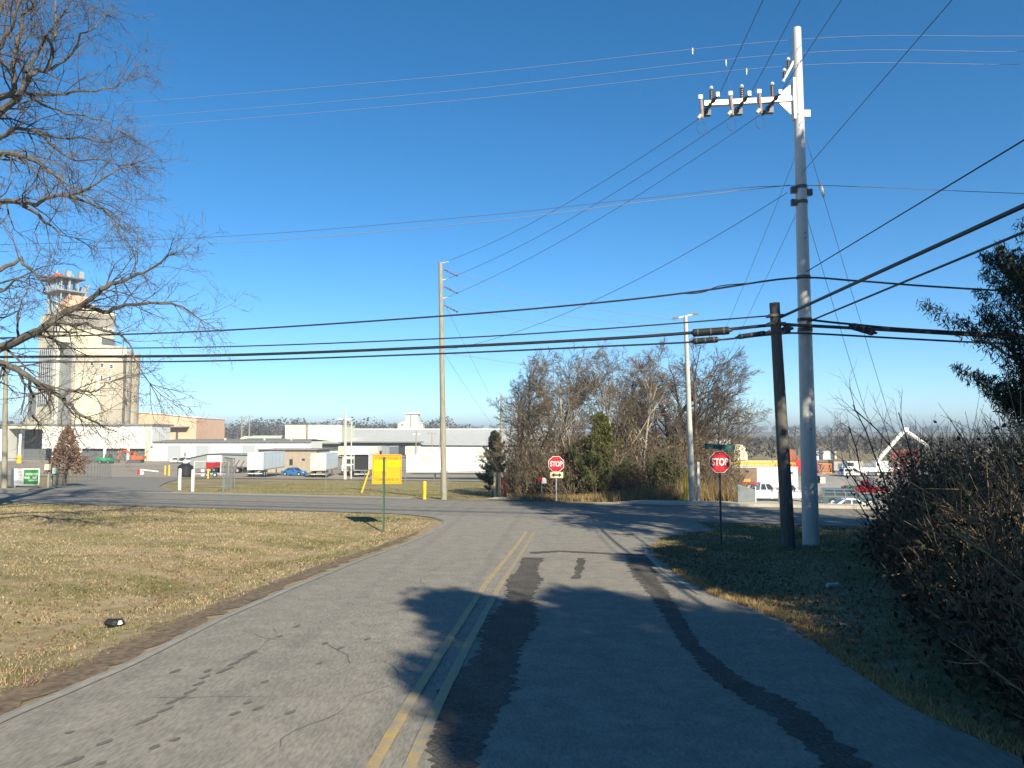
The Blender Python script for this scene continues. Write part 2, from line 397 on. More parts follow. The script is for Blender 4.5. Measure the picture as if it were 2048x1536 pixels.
# near road: rows parallel to the cross road
rows = np.linspace(-24, 35.9, 150); mb = MB(); M_ = 14
for v_ in rows:
    xl, xr = np.interp(v_, lv, lx), np.interp(v_, rv, rx)
    for j in range(M_ + 1):
        x = xl + (xr - xl) * j / M_; y = v_ - KX * x; mb.v.append((x, y, gz(x, y) + 0.022))
for i in range(len(rows) - 1):
    for j in range(M_):
        k = i * (M_ + 1) + j; mb.f.append((k, k + 1, k + M_ + 2, k + M_ + 1))
road = mb.build('near_road', ASPH); tag(road, kind='structure')
def crossline(c, x0, x1, k=60): return [(x, c - KX * x) for x in np.linspace(x0, x1, k)]
cross = sheet('cross_road', crossline(35.6, -90, 60), crossline(44.2, -90, 60), 150, 8, 0.027, ASPH2)
# strips of lighter worn shoulder beyond the cross road on the left
sheet('gravel_shoulder', crossline(44.15, -90, -6), crossline(45.6, -90, -6), 90, 2, 0.034, mat('shoulder_gravel', (0.30, 0.275, 0.225), 0.9, 0.15, 8))
# patched lane: pale patch framed by dark tar
pl = pw([(905, 1536), (950, 1390), (1000, 1305), (1035, 1215), (1052, 1150), (1066, 1117)])
pr = pw([(1690, 1536), (1570, 1425), (1470, 1372), (1428, 1338), (1378, 1290), (1350, 1240), (1316, 1187), (1286, 1150), (1278, 1116)])
sheet('asphalt_patch', [pl[0] + (pl[0] - pl[1]) * 2] + pl, [pr[0] + (pr[0] - pr[1]) * 1.6] + pr, 60, 8, 0.026, ASPHP, parent=road)
mb = MB(); ribbon([pl[0] + (pl[0] - pl[1]) * 2] + pl, [0.5, 0.5, 0.42, 0.8, 0.62, 0.9, 0.5, 0.8, 0.45, 0.62], mb, 0.030, 0.07, 3, 260); mb.build('tar_band', TAR, road)
mb = MB(); ribbon([pr[0] + (pr[0] - pr[1]) * 1.6] + pr, [0.45, 0.4, 0.45, 0.26, 0.3, 0.4, 0.5, 0.7, 0.6], mb, 0.030, 0.08, 4, 260); mb.build('tar_band', TAR, road)
mb = MB(); ribbon(pw([(1062, 1108), (1120, 1104), (1200, 1108), (1290, 1113)]), 0.34, mb, 0.034, 0.12, 5, 30); mb.build('tar_band', TAR, road)
mb = MB(); ribbon(pw([(1164, 1118), (1160, 1140), (1150, 1160)]), 0.2, mb, 0.030, 0.15, 6, 16); mb.build('tar_band', TAR, road)
# painted lines
yl1 = [(747, 1536), (817, 1414), (895, 1289), (973, 1168), (1053, 1064)]; yl2 = [(821, 1536), (876, 1414), (934, 1297), (1001, 1172), (1067, 1066)]
for pts, m_ in ((yl1, YLINE), (yl2, YLINE2)):
    q = pw(pts); mb = MB(); ribbon([q[0] + (q[0] - q[1]) * 3] + q, 0.125, mb, 0.036, 0.02, 7, 80); mb.build('yellow_line', m_, road)
q = [p + Vector((0.16, 0, 0)) for p in LE[1:-1]]
mb = MB(); ribbon([LE[0] + Vector((0.16, 0, 0))] + q, 0.11, mb, 0.036, 0.03, 8, 120); mb.build('edge_line', WLINE, road)
q = [p + Vector((-0.22, 0.05, 0)) for p in RE[7:11]]
mb = MB(); ribbon(q, 0.11, mb, 0.036, 0.05, 9, 40); mb.build('edge_line', WLINE, road)
for c_, m_ in ((39.75, YLINE2), (40.0, YLINE2), (36.05, WLINE), (43.75, WLINE)):
    x0 = -90 if c_ != 36.05 else -90; x1 = 60 if c_ not in (36.05, 39.75, 40.0) else (-9 if c_ == 36.05 else -7)
    mb = MB(); ribbon(crossline(c_, x0, x1), 0.11, mb, 0.040, 0.03, 10, 160); mb.build('road_line', m_, cross)
# dark drips and small stains along the left lane
rng = np.random.default_rng(11); mb = MB()
spots = [(145, 1528, 60), (210, 1490, 34), (295, 1445, 46), (330, 1425, 34), (352, 1405, 40), (380, 1388, 30), (398, 1372, 26), (410, 1358, 20), (452, 1343, 42), (470, 1330, 28), (488, 1320, 30), (505, 1310, 24), (310, 1500, 26), (202, 1533, 22),
         (470, 1432, 22), (515, 1422, 24), (350, 1347, 22), (415, 1346, 16), (496, 1410, 18), (530, 1368, 16), (580, 1430, 20), (640, 1330, 16), (680, 1300, 14), (560, 1276, 14), (594, 1256, 14), (650, 1290, 12), (735, 1281, 12), (350, 1485, 22), (140, 1470, 16)]
for px, py, wd in spots:
    a_, b_ = on(px - wd / 2, py + wd * 0.22), on(px + wd / 2, py - wd * 0.22)
    c_ = (a_ + b_) / 2; d_ = (b_ - a_); L_ = d_.length / 2; d_.normalize(); e_ = Vector((-d_.y, d_.x, 0)); k_ = 11; pts = []
    for t in range(k_):
        an = 2 * math.pi * t / k_; r_ = rng.uniform(0.7, 1.15); p_ = c_ + d_ * (math.cos(an) * L_ * r_) + e_ * (math.sin(an) * 0.042 * r_)
        pts.append((p_.x, p_.y, gz(p_.x, p_.y) + 0.031))
    mb.poly(pts)
mb.build('oil_stains', STAIN, road, kind='stuff')
# thin branching cracks in the old asphalt
rngc = random.Random(23); mb = MB()
def crack(p, ang, L, w, dep=0):
    pts = [p]; a_ = ang
    for i in range(max(3, int(L / .22))):
        a_ += rngc.gauss(0, .38); a_ += (ang - a_) * .25; q = pts[-1]; pts.append((q[0] + math.cos(a_) * .22, q[1] + math.sin(a_) * .22))
        if dep < 1 and rngc.random() < .07: crack(pts[-1], ang + rngc.choice((-1, 1)) * rngc.uniform(.6, 1.3), L * .35, w * .7, dep + 1)
    ribbon(pts, [w, w * 1.3, w * .7, w, w * .4], mb, 0.0315, .1, rngc.randrange(999), len(pts))
for px, py, an, L in ((560, 1500, 1.2, 6), (300, 1400, .3, 2.2), (700, 1330, 1.9, 5), (640, 1200, .1, 3), (830, 1180, 1.5, 6), (1180, 1250, .2, 2.6), (1230, 1400, 1.4, 3), (1500, 1440, 2.0, 3), (980, 1060, .1, 3), (1150, 1080, 1.7, 4), (430, 1330, 1.1, 4)):
    q = on(px, py); crack((q.x, q.y), an, L * .7, .009)
mb.build('cracks', STAIN, road, kind='stuff')
# bare soil shoulder on the left of the near road
q = [p + Vector((-0.42, 0.15, 0)) for p in LE[:8]]
mb = MB(); ribbon(q, [0.95, 0.95, 0.9, 0.8, 0.65, 0.45, 0.2], mb, 0.012, 0.12, 12, 140)
o = mb.build('soil_shoulder', mat('shoulder_soil', (0.115, 0.082, 0.05), 0.95, 0.3, 9, bump=0.5, c2=(0.17, 0.125, 0.075))); o['kind'] = 'structure'
# concrete kerb along the far side of the cross road, and the pale apron left of it
A_ = crossline(44.25, 4.5, 60); mb = MB(); N_ = 80
Pq = resample(A_, N_); base = 0
for i in range(N_):
    x, y = Pq[i]; z0 = gz(x, y - 0.4); tk = float(sstep((x - 4.5) / 3.5))
    for (dy, dz) in ((0, 0.0), (0.0, 0.13), (0.05, 0.15), (1.15, 0.16), (1.15, -0.3)): mb.v.append((x, y + dy * (.3 + .7 * tk), z0 + dz * (tk if dz > 0 else 1) + .03))
for i in range(N_ - 1):
    for j in range(4):
        k = i * 5 + j; mb.f.append((k, k + 5, k + 6, k + 1))
o = mb.build('kerb', CONC); o['kind'] = 'structure'
sheet('concrete_apron', pw([(975, 1000), (1000, 993), (1020, 991)]), pw([(1010, 1001), (1060, 1001), (1110, 1001)]), 12, 4, 0.05, CONC)
# yards and the gate driveway
sheet('mill_driveway', pw([(70, 981), (112, 973), (170, 962), (225, 951), (262, 943), (290, 936), (300, 931)]), pw([(345, 985), (318, 974), (335, 965), (372, 956), (405, 948), (430, 941), (440, 934)]), 50, 8, 0.055, ASPH2)
sheet('mill_yard', [(-230, 118), (-100, 113), (-60, 111), (6, 110)], [(-330, 420), (-200, 420), (-60, 420), (10, 420)], 60, 40, 0.07, YARD)
sheet('crane_yard', [(16, 78), (30, 72), (60, 70), (110, 60)], [(14, 230), (50, 230), (110, 230), (190, 230)], 60, 60, 0.07, mat('crane_yard_gravel', (0.36, 0.33, 0.28), 0.9, 0.12, 0.5, big=0.25))

# far wooded hills
def far_wood(name, label, n, xr, yr, hr, seed, pal, k=46, leaf=3.0):
    rng = np.random.default_rng(seed); Cs = []; T = []
    for _ in range(n):
        x = rng.uniform(*xr); y = rng.uniform(*yr); h = rng.uniform(*hr); z = gz(x, y); r = h * rng.uniform(0.28, 0.42)
        u = rng.normal(size=(k, 3)); u /= np.linalg.norm(u, axis=1)[:, None]
        c = u * rng.uniform(0.5, 1, (k, 1)) ** 0.5 * np.array([r, r, h * 0.42]) + np.array([x, y, z + h * 0.55]); Cs.append(c)
        T.append(np.clip(np.array(pal[rng.integers(len(pal))]) * rng.uniform(0.7, 1.25, (k, 1)), 0, 1))
    C = np.concatenate(Cs); V, Fq = leaves(C, leaf, rng, asp=0.5)
    o = mesh_np(name, V, Fq, LEAF, np.concatenate(T)); tag(o, label, 'wood', kind='stuff'); return o
PALW = [(0.10, 0.085, 0.07), (0.12, 0.10, 0.075), (0.085, 0.075, 0.065), (0.06, 0.07, 0.04)]
far_wood('distant_wood', 'bare winter wood on the low hill beyond the white garage building', 420, (-480, -40), (520, 900), (14, 23), 21, PALW, 110, 1.9)
far_wood('distant_wood', 'bare woodland along the far edge of the crane yard', 1150, (66, 640), (238, 900), (5, 10), 22, PALW, 80, 1.2)
far_wood('distant_wood', 'hazy wooded ridge along the far horizon', 700, (-2200, 2400), (1500, 2900), (14, 24), 23, PALW, 60, 3.4)
# ------------------------------------------------------------------ poles
def pole(name, label, base, top, r0, r1, m, cat='utility pole', sides=16):
    t = thing(name, label, cat, base)
    d = Vector(top) - Vector(base); k = 9
    mb = MB().tube([d * (i / k) - (Vector((0, 0, 0.3)) if i == 0 else Vector((0, 0, 0))) for i in range(k + 1)], [r0 + (r1 - r0) * i / k for i in range(k + 1)], sides)
    mb.build('shaft', m, t, smooth=True)
    return t
def insulator(parent, p, h=0.32, r=0.06, name='insulator', wp=True):
    o = parent.location; p = Vector(p) - o if wp else Vector(p); k = 6; pts = []; rad = []
    for i in range(k):
        z = h * i / k
        pts += [p + Vector((0, 0, z)), p + Vector((0, 0, z + h / k * 0.45)), p + Vector((0, 0, z + h / k * 0.55))]; rad += [r * 0.55, r, r * 0.6]
    ins = MB().tube(pts, rad, 10).build(name, PORC, parent, smooth=False)
    MB().tube([p + Vector((0, 0, h)), p + Vector((0, 0, h + 0.04)), p + Vector((0, 0, h + 0.11))], [0.05, 0.075, 0.035], 8).build('clamp', STEEL2, ins)
    return ins
P1b = Vector((9.98, 26.0, gz(9.98, 26.0))); P1t = at(1593, 57, 26.0)
P1 = pole('utility_pole', 'tall pale galvanised steel pole with a side crossarm at the corner', P1b, P1t, 0.275, 0.15, STEEL)
def P1at(py, dx=0.0):                                # a point on the steel pole's axis at this picture row
    lo, hi = 0.0, 1.0
    for _ in range(40):
        m_ = (lo + hi) / 2; q = P1b.lerp(P1t, m_); dv = Vector((q.x, q.y, q.z - ZC)); yy = 768 - F * ((-dv.y * ST + dv.z * CT) / (dv.y * CT + dv.z * ST))
        if yy > py: lo = m_
        else: hi = m_
    q = P1b.lerp(P1t, lo); return Vector((q.x + dx, q.y, q.z))
armR = P1at(198); armL = at(1408, 208, 26.0)
mb = MB(); a0, a1 = armL - P1b, armR - P1b; hh = 0.085
for s0, s1 in ((0, 1),):
    i = len(mb.v)
    for q in (a0, a1):
        mb.v += [(q.x, q.y - hh, q.z - hh), (q.x, q.y + hh, q.z - hh), (q.x, q.y + hh, q.z + hh), (q.x, q.y - hh, q.z + hh)]
    mb.f += [(0, 1, 5, 4), (1, 2, 6, 5), (2, 3, 7, 6), (3, 0, 4, 7), (3, 2, 1, 0), (4, 5, 6, 7)]
mb.build('crossarm', STEEL2, P1)
c_ = a1 + Vector((-0.32, 0, 0))
MB().prism([(c_.x - 0.42, c_.z - 0.1), (c_.x + 0.1, c_.z - 0.62), (c_.x + 0.1, c_.z + 0.55), (c_.x - 0.42, c_.z + 0.1)], c_.y - 0.03, c_.y + 0.03).build('gusset_plate', STEEL2, P1)
MB().box(c_.x + 0.10, c_.x + 0.17, c_.y - 0.16, c_.y + 0.16, c_.z - 0.75, c_.z + 0.7).build('mounting_plate', STEEL2, P1)
for px, py in ((1423, 202), (1484, 199), (1545, 194)):
    insulator(P1, at(px, py, 26.0), 0.42, 0.085)
for px, py in ((1577, 138), (1569, 160)):
    insulator(P1, at(px, py, 26.0), 0.30, 0.07)
p0, p1 = at(1590, 118, 26) - P1b, at(1566, 163, 26) - P1b
MB().bar(p0, p1, 0.05, 6).build('standoff_bracket', STEEL2, P1)
for px, py in ((1462, 196), (1519, 192), (1402, 203)):         # fuse cut-outs hung from the arm
    q = at(px, py, 25.85) - P1b
    fu = MB().tube([q + Vector((0, 0, .1)), q + Vector((0.02, 0, -.28)), q + Vector((0.05, 0, -.62))], [0.05, 0.06, 0.04], 8).build('fuse_cutout', mat('fuse_brown', (0.30, 0.23, 0.19), 0.5, 0.2, 8), P1)
    MB().box(q.x - 0.09, q.x + 0.05, q.y - .06, q.y + .06, q.z + .08, q.z + .22).build('cap', WHITE, fu)
    MB().tube([q + Vector((-.02, -.05, -.5)), q + Vector((-.12, -.05, -.62))], [0.07, 0.06], 8).build('switch_head', mat('beige_cap', (0.55, 0.50, 0.40), 0.5), fu)
    lp = [q + Vector((math.sin(t) * 0.16, 0, -0.72 - 0.22 * (1 - math.cos(t)) )) for t in np.linspace(0.2, 5.8, 14)]
    MB().tube(lp, 0.009, 4).build('jumper', GREYW, fu)
for px, py in ((1421, 213), (1484, 211), (1546, 208)):         # strain insulators in the line
    a_, b_ = at(px + 14, py - 22, 25.4) - P1b, at(px - 22, py + 22, 26.7) - P1b
    k_ = 9; pts = [a_.lerp(b_, i / k_) for i in range(k_ + 1)]
    MB().tube(pts, [0.04 if i % 2 else 0.085 for i in range(k_ + 1)], 8).build('strain_insulator', DARKST, P1)
    MB().box(a_.x - .05, a_.x + .06, a_.y - .05, a_.y + .05, a_.z - .05, a_.z + .1).build('shackle', STEEL2, P1)
    q = at(px - 6, py + 12, 26.15) - P1b
    MB().box(q.x - .13, q.x + .10, q.y - .09, q.y + .09, q.z - .12, q.z + .08).build('lightning_arrester', DARKST, P1)
for py in (228, 375, 405, 555, 640, 660):
    q = P1at(py) - P1b
    MB().tube([q + Vector((0, 0, -.06)), q + Vector((0, 0, .06))], 0.30 - 0.0075 * q.z, 16).build('pole_band', DARKST if py > 300 else STEEL2, P1)
for py, s in ((228, 1), (380, -1), (405, -1), (385, 1)):
    q = P1at(py) - P1b
    MB().box(q.x + s * 0.16, q.x + s * 0.36, q.y - .1, q.y + .05, q.z - .12, q.z + .1).build('wire_bracket', DARKST if py > 300 else STEEL2, P1)
for py in (100, 130, 250, 470, 480, 860, 975):                  # climbing bolts
    q = P1at(py) - P1b
    MB().bar(q + Vector((-.02, -.1, 0)), q + Vector((.01, -.31, .02)), 0.014, 6).build('step_bolt', DARKST, P1)

P2b = Vector((9.02, 25.4, gz(9.02, 25.4))); P2t = at(1549, 606, 25.4)
P2 = pole('utility_pole', 'short dark wooden pole standing just left of the steel pole', P2b, P2t, 0.22, 0.165, WOODD)
for py in (632, 648, 664):
    q = at(1551, py, 25.4) - P2b; MB().box(q.x - .26, q.x + .28, q.y - .2, q.y + .2, q.z - .04, q.z + .04).build('cable_bracket', DARKST, P2)
P3b = on(888, 999); P3t = at(881, 525, P3b.y)
P3 = pole('utility_pole', 'weathered wooden pole beyond the cross road, beside the yellow bollard', P3b, P3t, 0.185, 0.12, WOODP)
for py in (526, 560, 597):
    q = at(886, py, P3b.y) - P3b; MB().tube([q, q + Vector((.18, -.06, .03)), q + Vector((.34, -.1, .05))], [.05, .03, .05], 6).build('pin_bracket', STEEL2, P3)
    q2 = q + Vector((.1, 0, -.4)); MB().tube([q2 + Vector((0.1 * i, -.05 * i, -.06 * i)) for i in range(9)], [0.025 if i % 2 else 0.07 for i in range(9)], 8).build('strain_insulator', PORC, P3)
P4b = Vector(((1382 - 1024) / F * 42.7, 42.7, gz((1382 - 1024) / F * 42.7, 42.7))); P4t = at(1371, 632, P4b.y)
P4 = pole('utility_pole', 'slim pale steel pole behind the kerb in front of the grove', P4b, P4t, 0.17, 0.11, mat('painted_steel_pole', (0.42, 0.43, 0.38), 0.6, 0.06, 2))
q = P4t - P4b
MB().bar(q + Vector((-.45, 0, -.12)), q + Vector((.5, 0, .1)), .05, 6).build('top_arm', STEEL2, P4)
for dx in (-.55, .55): MB().box(q.x + dx - .15, q.x + dx + .15, q.y - .06, q.y + .06, q.z + dx * .2 - .05, q.z + dx * .2 + .06).build('insulator', PORC, P4)
for px in (1369, 1374):
    a_ = at(px, 945, P4b.y - .3); b_ = at(px, 1004, P4b.y - .3)
    g = thing('guy_guard', 'yellow plastic guy-wire guard, %s one at the foot of the slim steel pole' % ('left' if px == 1369 else 'right'), 'guy guard', (b_.x, b_.y, gz(b_.x, b_.y)))
    MB().tube([Vector((0, 0, -.1)), a_ - g.location], .045, 8).build('sleeve', YEL, g); MB().tube([a_ - g.location, a_ - g.location + Vector((0, 0, 0.06))], .05, 8).build('cap', YEL, g)
MB_ = MB(); q = P4b - P4b + Vector((.32, -.1, 0))
MB().box(q.x - .06, q.x + .06, q.y - .05, q.y + .05, -.1, 2.3).build('conduit', STEEL2, P4)
# poles in the mill yard
def yardpole(px, ytop, Y, r, label, arms=None, m=WOODP, dx=0):
    b = at(px, 900, Y); b.z = gz(b.x, Y); t_ = at(px + dx, ytop, Y)
    t = pole('yard_pole', label, b, t_, r, r * .65, m, sides=10)
    if arms == 'lamps':
        for s in (-1, 1):
            q = t_ - b + Vector((0, 0, -0.9)); MB().bar(q, q + Vector((s * .9, -.2, .05)), .05, 6).build('lamp_arm', STEEL2, t)
            MB().box(q.x + s * .7 - .28, q.x + s * .7 + .28, q.y - .5, q.y, q.z - .12, q.z + .16).build('floodlight', STEEL2, t)
    if arms == 'cross':
        q = t_ - b + Vector((0, 0, -.5)); MB().box(q.x - 1.3, q.x + 1.3, q.y - .07, q.y + .07, q.z - .08, q.z + .08).build('crossarm', WOODP, t)
        for s in (-1.1, 1.1): MB().tube([q + Vector((s, 0, .08)), q + Vector((s, 0, .35))], .07, 6).build('insulator', PORC, t)
    return t
yardpole(691, 826, 112, .24, 'pale yard pole with twin floodlights behind the yellow notice', 'lamps', mat('pale_pole', (0.55, 0.50, 0.40), 0.8))
yardpole(703, 843, 120, .12, 'thin pale mast right of the twin floodlight pole', None, mat('pale_pole', (0.55, 0.50, 0.40), 0.8), dx=0)
yardpole(483, 832, 300, .35, 'left of two far poles with crossarms behind the white garage', 'cross', WOODP, dx=1)
yardpole(498, 831, 300, .35, 'right of two far poles with crossarms behind the white garage', 'cross', WOODP, dx=1)
yardpole(831, 862, 215, .2, 'thin yard pole with two lamps right of the yellow notice', 'lamps', WOODP, dx=2)
yardpole(864, 864, 220, .16, 'thin pole against the grey warehouse roof, just left of the tall wooden pole', 'cross', WOODP)
yardpole(877, 865, 230, .16, 'leaning thin pole against the grey roof, hidden partly by the tall wooden pole', None, WOODP, dx=4)
yardpole(1000, 791, 78, .16, 'wooden pole rising behind the left edge of the grove', None, WOODP, dx=3)
yardpole(615, 846, 212, .1, 'thin dark pipe mast at the corner of the white garage', None, ROOFD)
yardpole(12, 690, 56, .2, 'weathered wooden pole at the left picture edge behind the gate sign', None, WOODP)
yardpole(1457, 842, 170, .16, 'wooden pole beyond the street name sign', None, WOODP)
yardpole(1576, 862, 165, .14, 'thin wooden pole seen between the two big corner poles', None, WOODP)
yardpole(1660, 905, 190, .14, 'short thin pole in front of the woodland behind the crane yard', None, mat('pale_pole', (0.55, 0.50, 0.40), 0.8))
t = yardpole(1445, 862, 172, .1, 'street lamp with a curved arm beyond the street name sign', None, STEEL2)
q = at(1445, 862, 172) - t.location; MB().tube([q, q + Vector((.3, 0, .5)), q + Vector((1.2, 0, .7)), q + Vector((2.0, 0, .6))], [.07, .06, .06, .12], 6).build('lamp_arm', STEEL2, t)

# ------------------------------------------------------------------ wires
def wire(label, pts, r, m, name='overhead_wire', sag=0.0, n=14, sides=5, lash=False):
    pts = [Vector(p) for p in pts]; out = []
    if len(pts) == 2:
        for i in range(n + 1):
            t = i / n; p = pts[0].lerp(pts[1], t); p.z -= sag * 4 * t * (1 - t); out.append(p)
    else:
        # smooth curve through the given points
        for i in range(len(pts) - 1):
            p0, p1, p2, p3 = pts[max(i - 1, 0)], pts[i], pts[i + 1], pts[min(i + 2, len(pts) - 1)]; k = max(3, n // (len(pts) - 1))
            for j in range(k):
                t = j / k
                out.append(0.5 * ((2 * p1) + (p2 - p0) * t + (2 * p0 - 5 * p1 + 4 * p2 - p3) * t * t + (3 * p1 - p0 - 3 * p2 + p3) * t ** 3))
        out.append(pts[-1])
    return tag(MB().tube(out, r, sides).build(name, m, None, smooth=True), label, 'wire', 'overhead wires')
def cd(px, X0, Y0):                              # depth of a line parallel to the cross road through (X0, Y0)
    k = (px - 1024) / F; t = (X0 - k * Y0) / (1 + k * KX); return Y0 + KX * t
def cpts(lst, X0, Y0): return [at(px, py, cd(px, X0, Y0)) for px, py in lst]
def toward(px1, py1, Y1, px2, py2, Yend=-14):    # level line seen through two picture points, carried on past the camera
    a = at(px1, py1, Y1); d = ray(px2, py2); s = (a.z - ZC) / d.z; b = Vector((0, 0, ZC)) + d * s; k = (Yend - a.y) / (b.y - a.y)
    return [a, a.lerp(b, k)]
X0, Y0 = 9.98, 26.0
for lab, L_ in (('topmost of three bright conductors crossing the steel pole top', [(-420, 258), (235, 207), (900, 151), (1590, 79), (2048, 72), (2700, 66)]),
                ('middle of three bright conductors crossing the steel pole top', [(-420, 292), (255, 236), (900, 182), (1578, 107), (2048, 103), (2700, 100)]),
                ('lowest of three bright conductors crossing the steel pole top', [(-420, 308), (268, 254), (900, 202), (1570, 132), (2048, 129), (2700, 128)])):
    wire(lab, cpts(L_, X0, Y0), 0.0065, ALUW, n=30)
wire('dashed-looking lashed cable, upper of two at mid height of the steel pole', cpts([(-420, 500), (345, 478), (900, 437), (1300, 395), (1585, 371), (2048, 387), (2700, 405)], X0, Y0), 0.011, GREYW, n=30)
wire('bright cable just under the lashed one at mid height of the steel pole', cpts([(-420, 515), (370, 490), (900, 450), (1300, 402), (1580, 370)], X0, Y0), 0.012, ALUW, n=30)
X2, Y2 = 9.1, 25.6
wire('uppermost black telephone cable crossing in front of the silo tower', cpts([(-420, 690), (0, 676), (420, 662), (885, 632), (1200, 605), (1400, 582), (1585, 556), (1720, 562), (1930, 577), (2700, 620)], X2, Y2), 0.034, CABLE, n=60)
wire('second black telephone cable from the top, thinner than its neighbours', cpts([(-420, 706), (0, 698), (420, 694), (885, 677), (1200, 658), (1545, 631)], X2, Y2), 0.026, CABLE, n=40)
wire('thickest black telephone cable, third from the top', cpts([(-420, 722), (0, 714), (420, 711), (860, 695), (1200, 678), (1400, 664), (1545, 650), (1610, 651), (1900, 667), (2700, 715)], X2, Y2), 0.058, CABLE, n=60)
wire('lowest black telephone cable crossing the street', cpts([(-420, 733), (0, 725), (420, 722), (860, 708), (1200, 693), (1400, 683), (1545, 669), (1620, 667), (1900, 682), (2700, 722)], X2, Y2), 0.034, CABLE, n=60)
wire('black cable running right from the steel pole to the dark cedar, above the splice', cpts([(1600, 637), (1700, 648), (1900, 663), (2700, 700)], X2, Y2), 0.04, CABLE, n=20)
wire('loosely lashed cable drooping under the uppermost telephone cable', cpts([(1360, 586), (1385, 587), (1410, 583), (1440, 572), (1500, 566), (1585, 556)], X2, Y2), 0.02, CABLE, n=20)
for lab, a_ in (('thick black cable rising from the short pole to the upper right corner', (1562, 634, 25.4, 2048, 411)), ('black cable rising right from the steel pole below the thick one', (1610, 646, 26, 2048, 464)),
                ('thin black wire rising right from the steel pole above the thick cable', (1610, 545, 26, 2048, 280)), ('thin wire climbing from mid steel pole to the top edge', (1605, 345, 26, 1904, 0)),
                ('left of three conductors running overhead from the crossarm', (1437, 193, 25.4, 1526, 0)), ('middle of three conductors running overhead from the crossarm', (1500, 190, 25.4, 1601, 0)), ('right of three conductors running overhead from the crossarm', (1562, 184, 25.4, 1683, 0))):
    thick = 0.048 if 'thick black' in lab else (0.03 if 'black cable' in lab else (0.018 if 'black wire' in lab else 0.0105))
    wire(lab, toward(*a_), thick, CABLE if 'black' in lab else GREYW, n=20)
for k_, (a_, b_) in enumerate((((1400, 236), (889, 524)), ((1462, 234), (891, 559)), ((1520, 230), (893, 595)))):
    wire('%s of three conductors from the crossarm down to the far wooden pole' % ('top', 'middle', 'bottom')[k_], [at(*a_, 26.7), at(*b_, P3b.y)], 0.010, GREYW, sag=0.5, n=20)
wire('thin service wire from mid steel pole to the far wooden pole', [at(1575, 385, 26.2), at(890, 700, P3b.y)], 0.011, GREYW, sag=0.9, n=20)
for k_, (a_, m_, b_) in enumerate((((912, 543), (1100, 602), (1356, 641)), ((914, 568), (1100, 626), (1356, 655)), ((914, 613), (1100, 650), (1356, 668)), ((892, 706), (1150, 740), (1368, 735)))):
    wire('%s bright span from the far wooden pole to the slim steel pole' % ('first', 'second', 'third', 'lowest')[k_], [at(*a_, P3b.y), at(*m_, (P3b.y + P4b.y) / 2), at(*b_, P4b.y)], 0.013, ALUW, n=24)
for lab, a_, b_ in (('guy wire dropping right from the steel pole below the crossarm', P1at(228), (15.4, 29, gz(15.4, 29))), ('guy wire dropping right from mid steel pole', P1at(395), (14.2, 28.2, gz(14.2, 28.2))),
                    ('guy wire dropping left from the steel pole to the slim steel pole', P1at(290), tuple(at(1452, 655, P4b.y))), ('thin drop wire falling left from the steel pole behind the black cables', P1at(405), tuple(at(1440, 745, P4b.y + 4))),
                    ('guy wire falling right from the far wooden pole', at(886, 600, P3b.y), tuple(at(1010, 850, 78))), ('lower guy wire falling right from the far wooden pole', at(887, 705, P3b.y), tuple(at(985, 850, 70))),
                    ('slack wire behind the short wooden pole, low over the yard', at(1440, 790, 60), tuple(at(1552, 822, 60)))):
    wire(lab, [a_, b_], 0.008, GREYW, sag=0.8 if 'slack' in lab else 0.1)
gi = P1at(228).lerp(Vector((15.4, 29, gz(15.4, 29))), 0.17); gd = (Vector((15.4, 29, 0)) - P1at(228)).normalized()
tag(MB().tube([gi - gd * .28, gi - gd * .2, gi + gd * .2, gi + gd * .28], [.02, .06, .06, .02], 8).build('guy_insulator', WHITE), 'white strain insulator on the guy wire right of the steel pole', 'insulator')
for lab, px, py in (('left clamp on the top bright conductor', 1385, 99), ('clamp on the middle bright conductor left of the steel pole', 1452, 123), ('clamp on the lowest bright conductor left of the steel pole', 1493, 140)):
    q = at(px, py, cd(px, X0, Y0)); tag(MB().tube([q + Vector((0, 0, .06)), q + Vector((0, 0, -.05)), q + Vector((0, 0, -.10)), q + Vector((0, 0, -.18))], [.018, .03, .018, .03], 8).build('wire_clamp', STEEL2), lab, 'clamp')
wire('thin drop from the middle conductor clamp to the crossarm', [at(1452, 128, cd(1452, X0, Y0)), at(1463, 190, 25.9)], 0.006, GREYW); wire('thin drop from the lowest conductor clamp to the crossarm', [at(1493, 146, cd(1493, X0, Y0)), at(1519, 187, 25.9)], 0.006, GREYW)
for lab, x0, y0, x1, y1, r in (('long black splice case hung on the thickest cable', 1385, 666, 1459, 661, .135), ('shorter black splice case under the long one', 1386, 683, 1436, 679, .105), ('slim black splice case left of the short wooden pole', 1476, 674, 1531, 666, .085), ('tilted black splice case right of the steel pole', 1704, 652, 1748, 665, .12), ('small black box between the two corner poles', 1567, 658, 1581, 657, .14)):
    a_, b_ = at(x0, y0, cd(x0, X2, Y2)), at(x1, y1, cd(x1, X2, Y2)); d_ = (b_ - a_).normalized()
    t = thing('splice_case', label=lab, cat='splice case', loc=a_)
    MB().tube([Vector((0, 0, 0)), d_ * .04, (b_ - a_) - d_ * .04, b_ - a_], [r * .8, r, r, r * .8], 12).build('case', CABLE, t, smooth=False)
    for k_ in (0.15, 0.5, 0.85): q = (b_ - a_) * k_; MB().tube([q - d_ * .025, q + d_ * .025], r * 1.08, 12).build('clamp_band', DARKST, t)
    for s_, q in ((-1, Vector((0, 0, 0))), (1, b_ - a_)): MB().tube([q, q + d_ * (s_ * .1)], [r * .5, r * .25], 10).build('end_cap', CABLE, t)

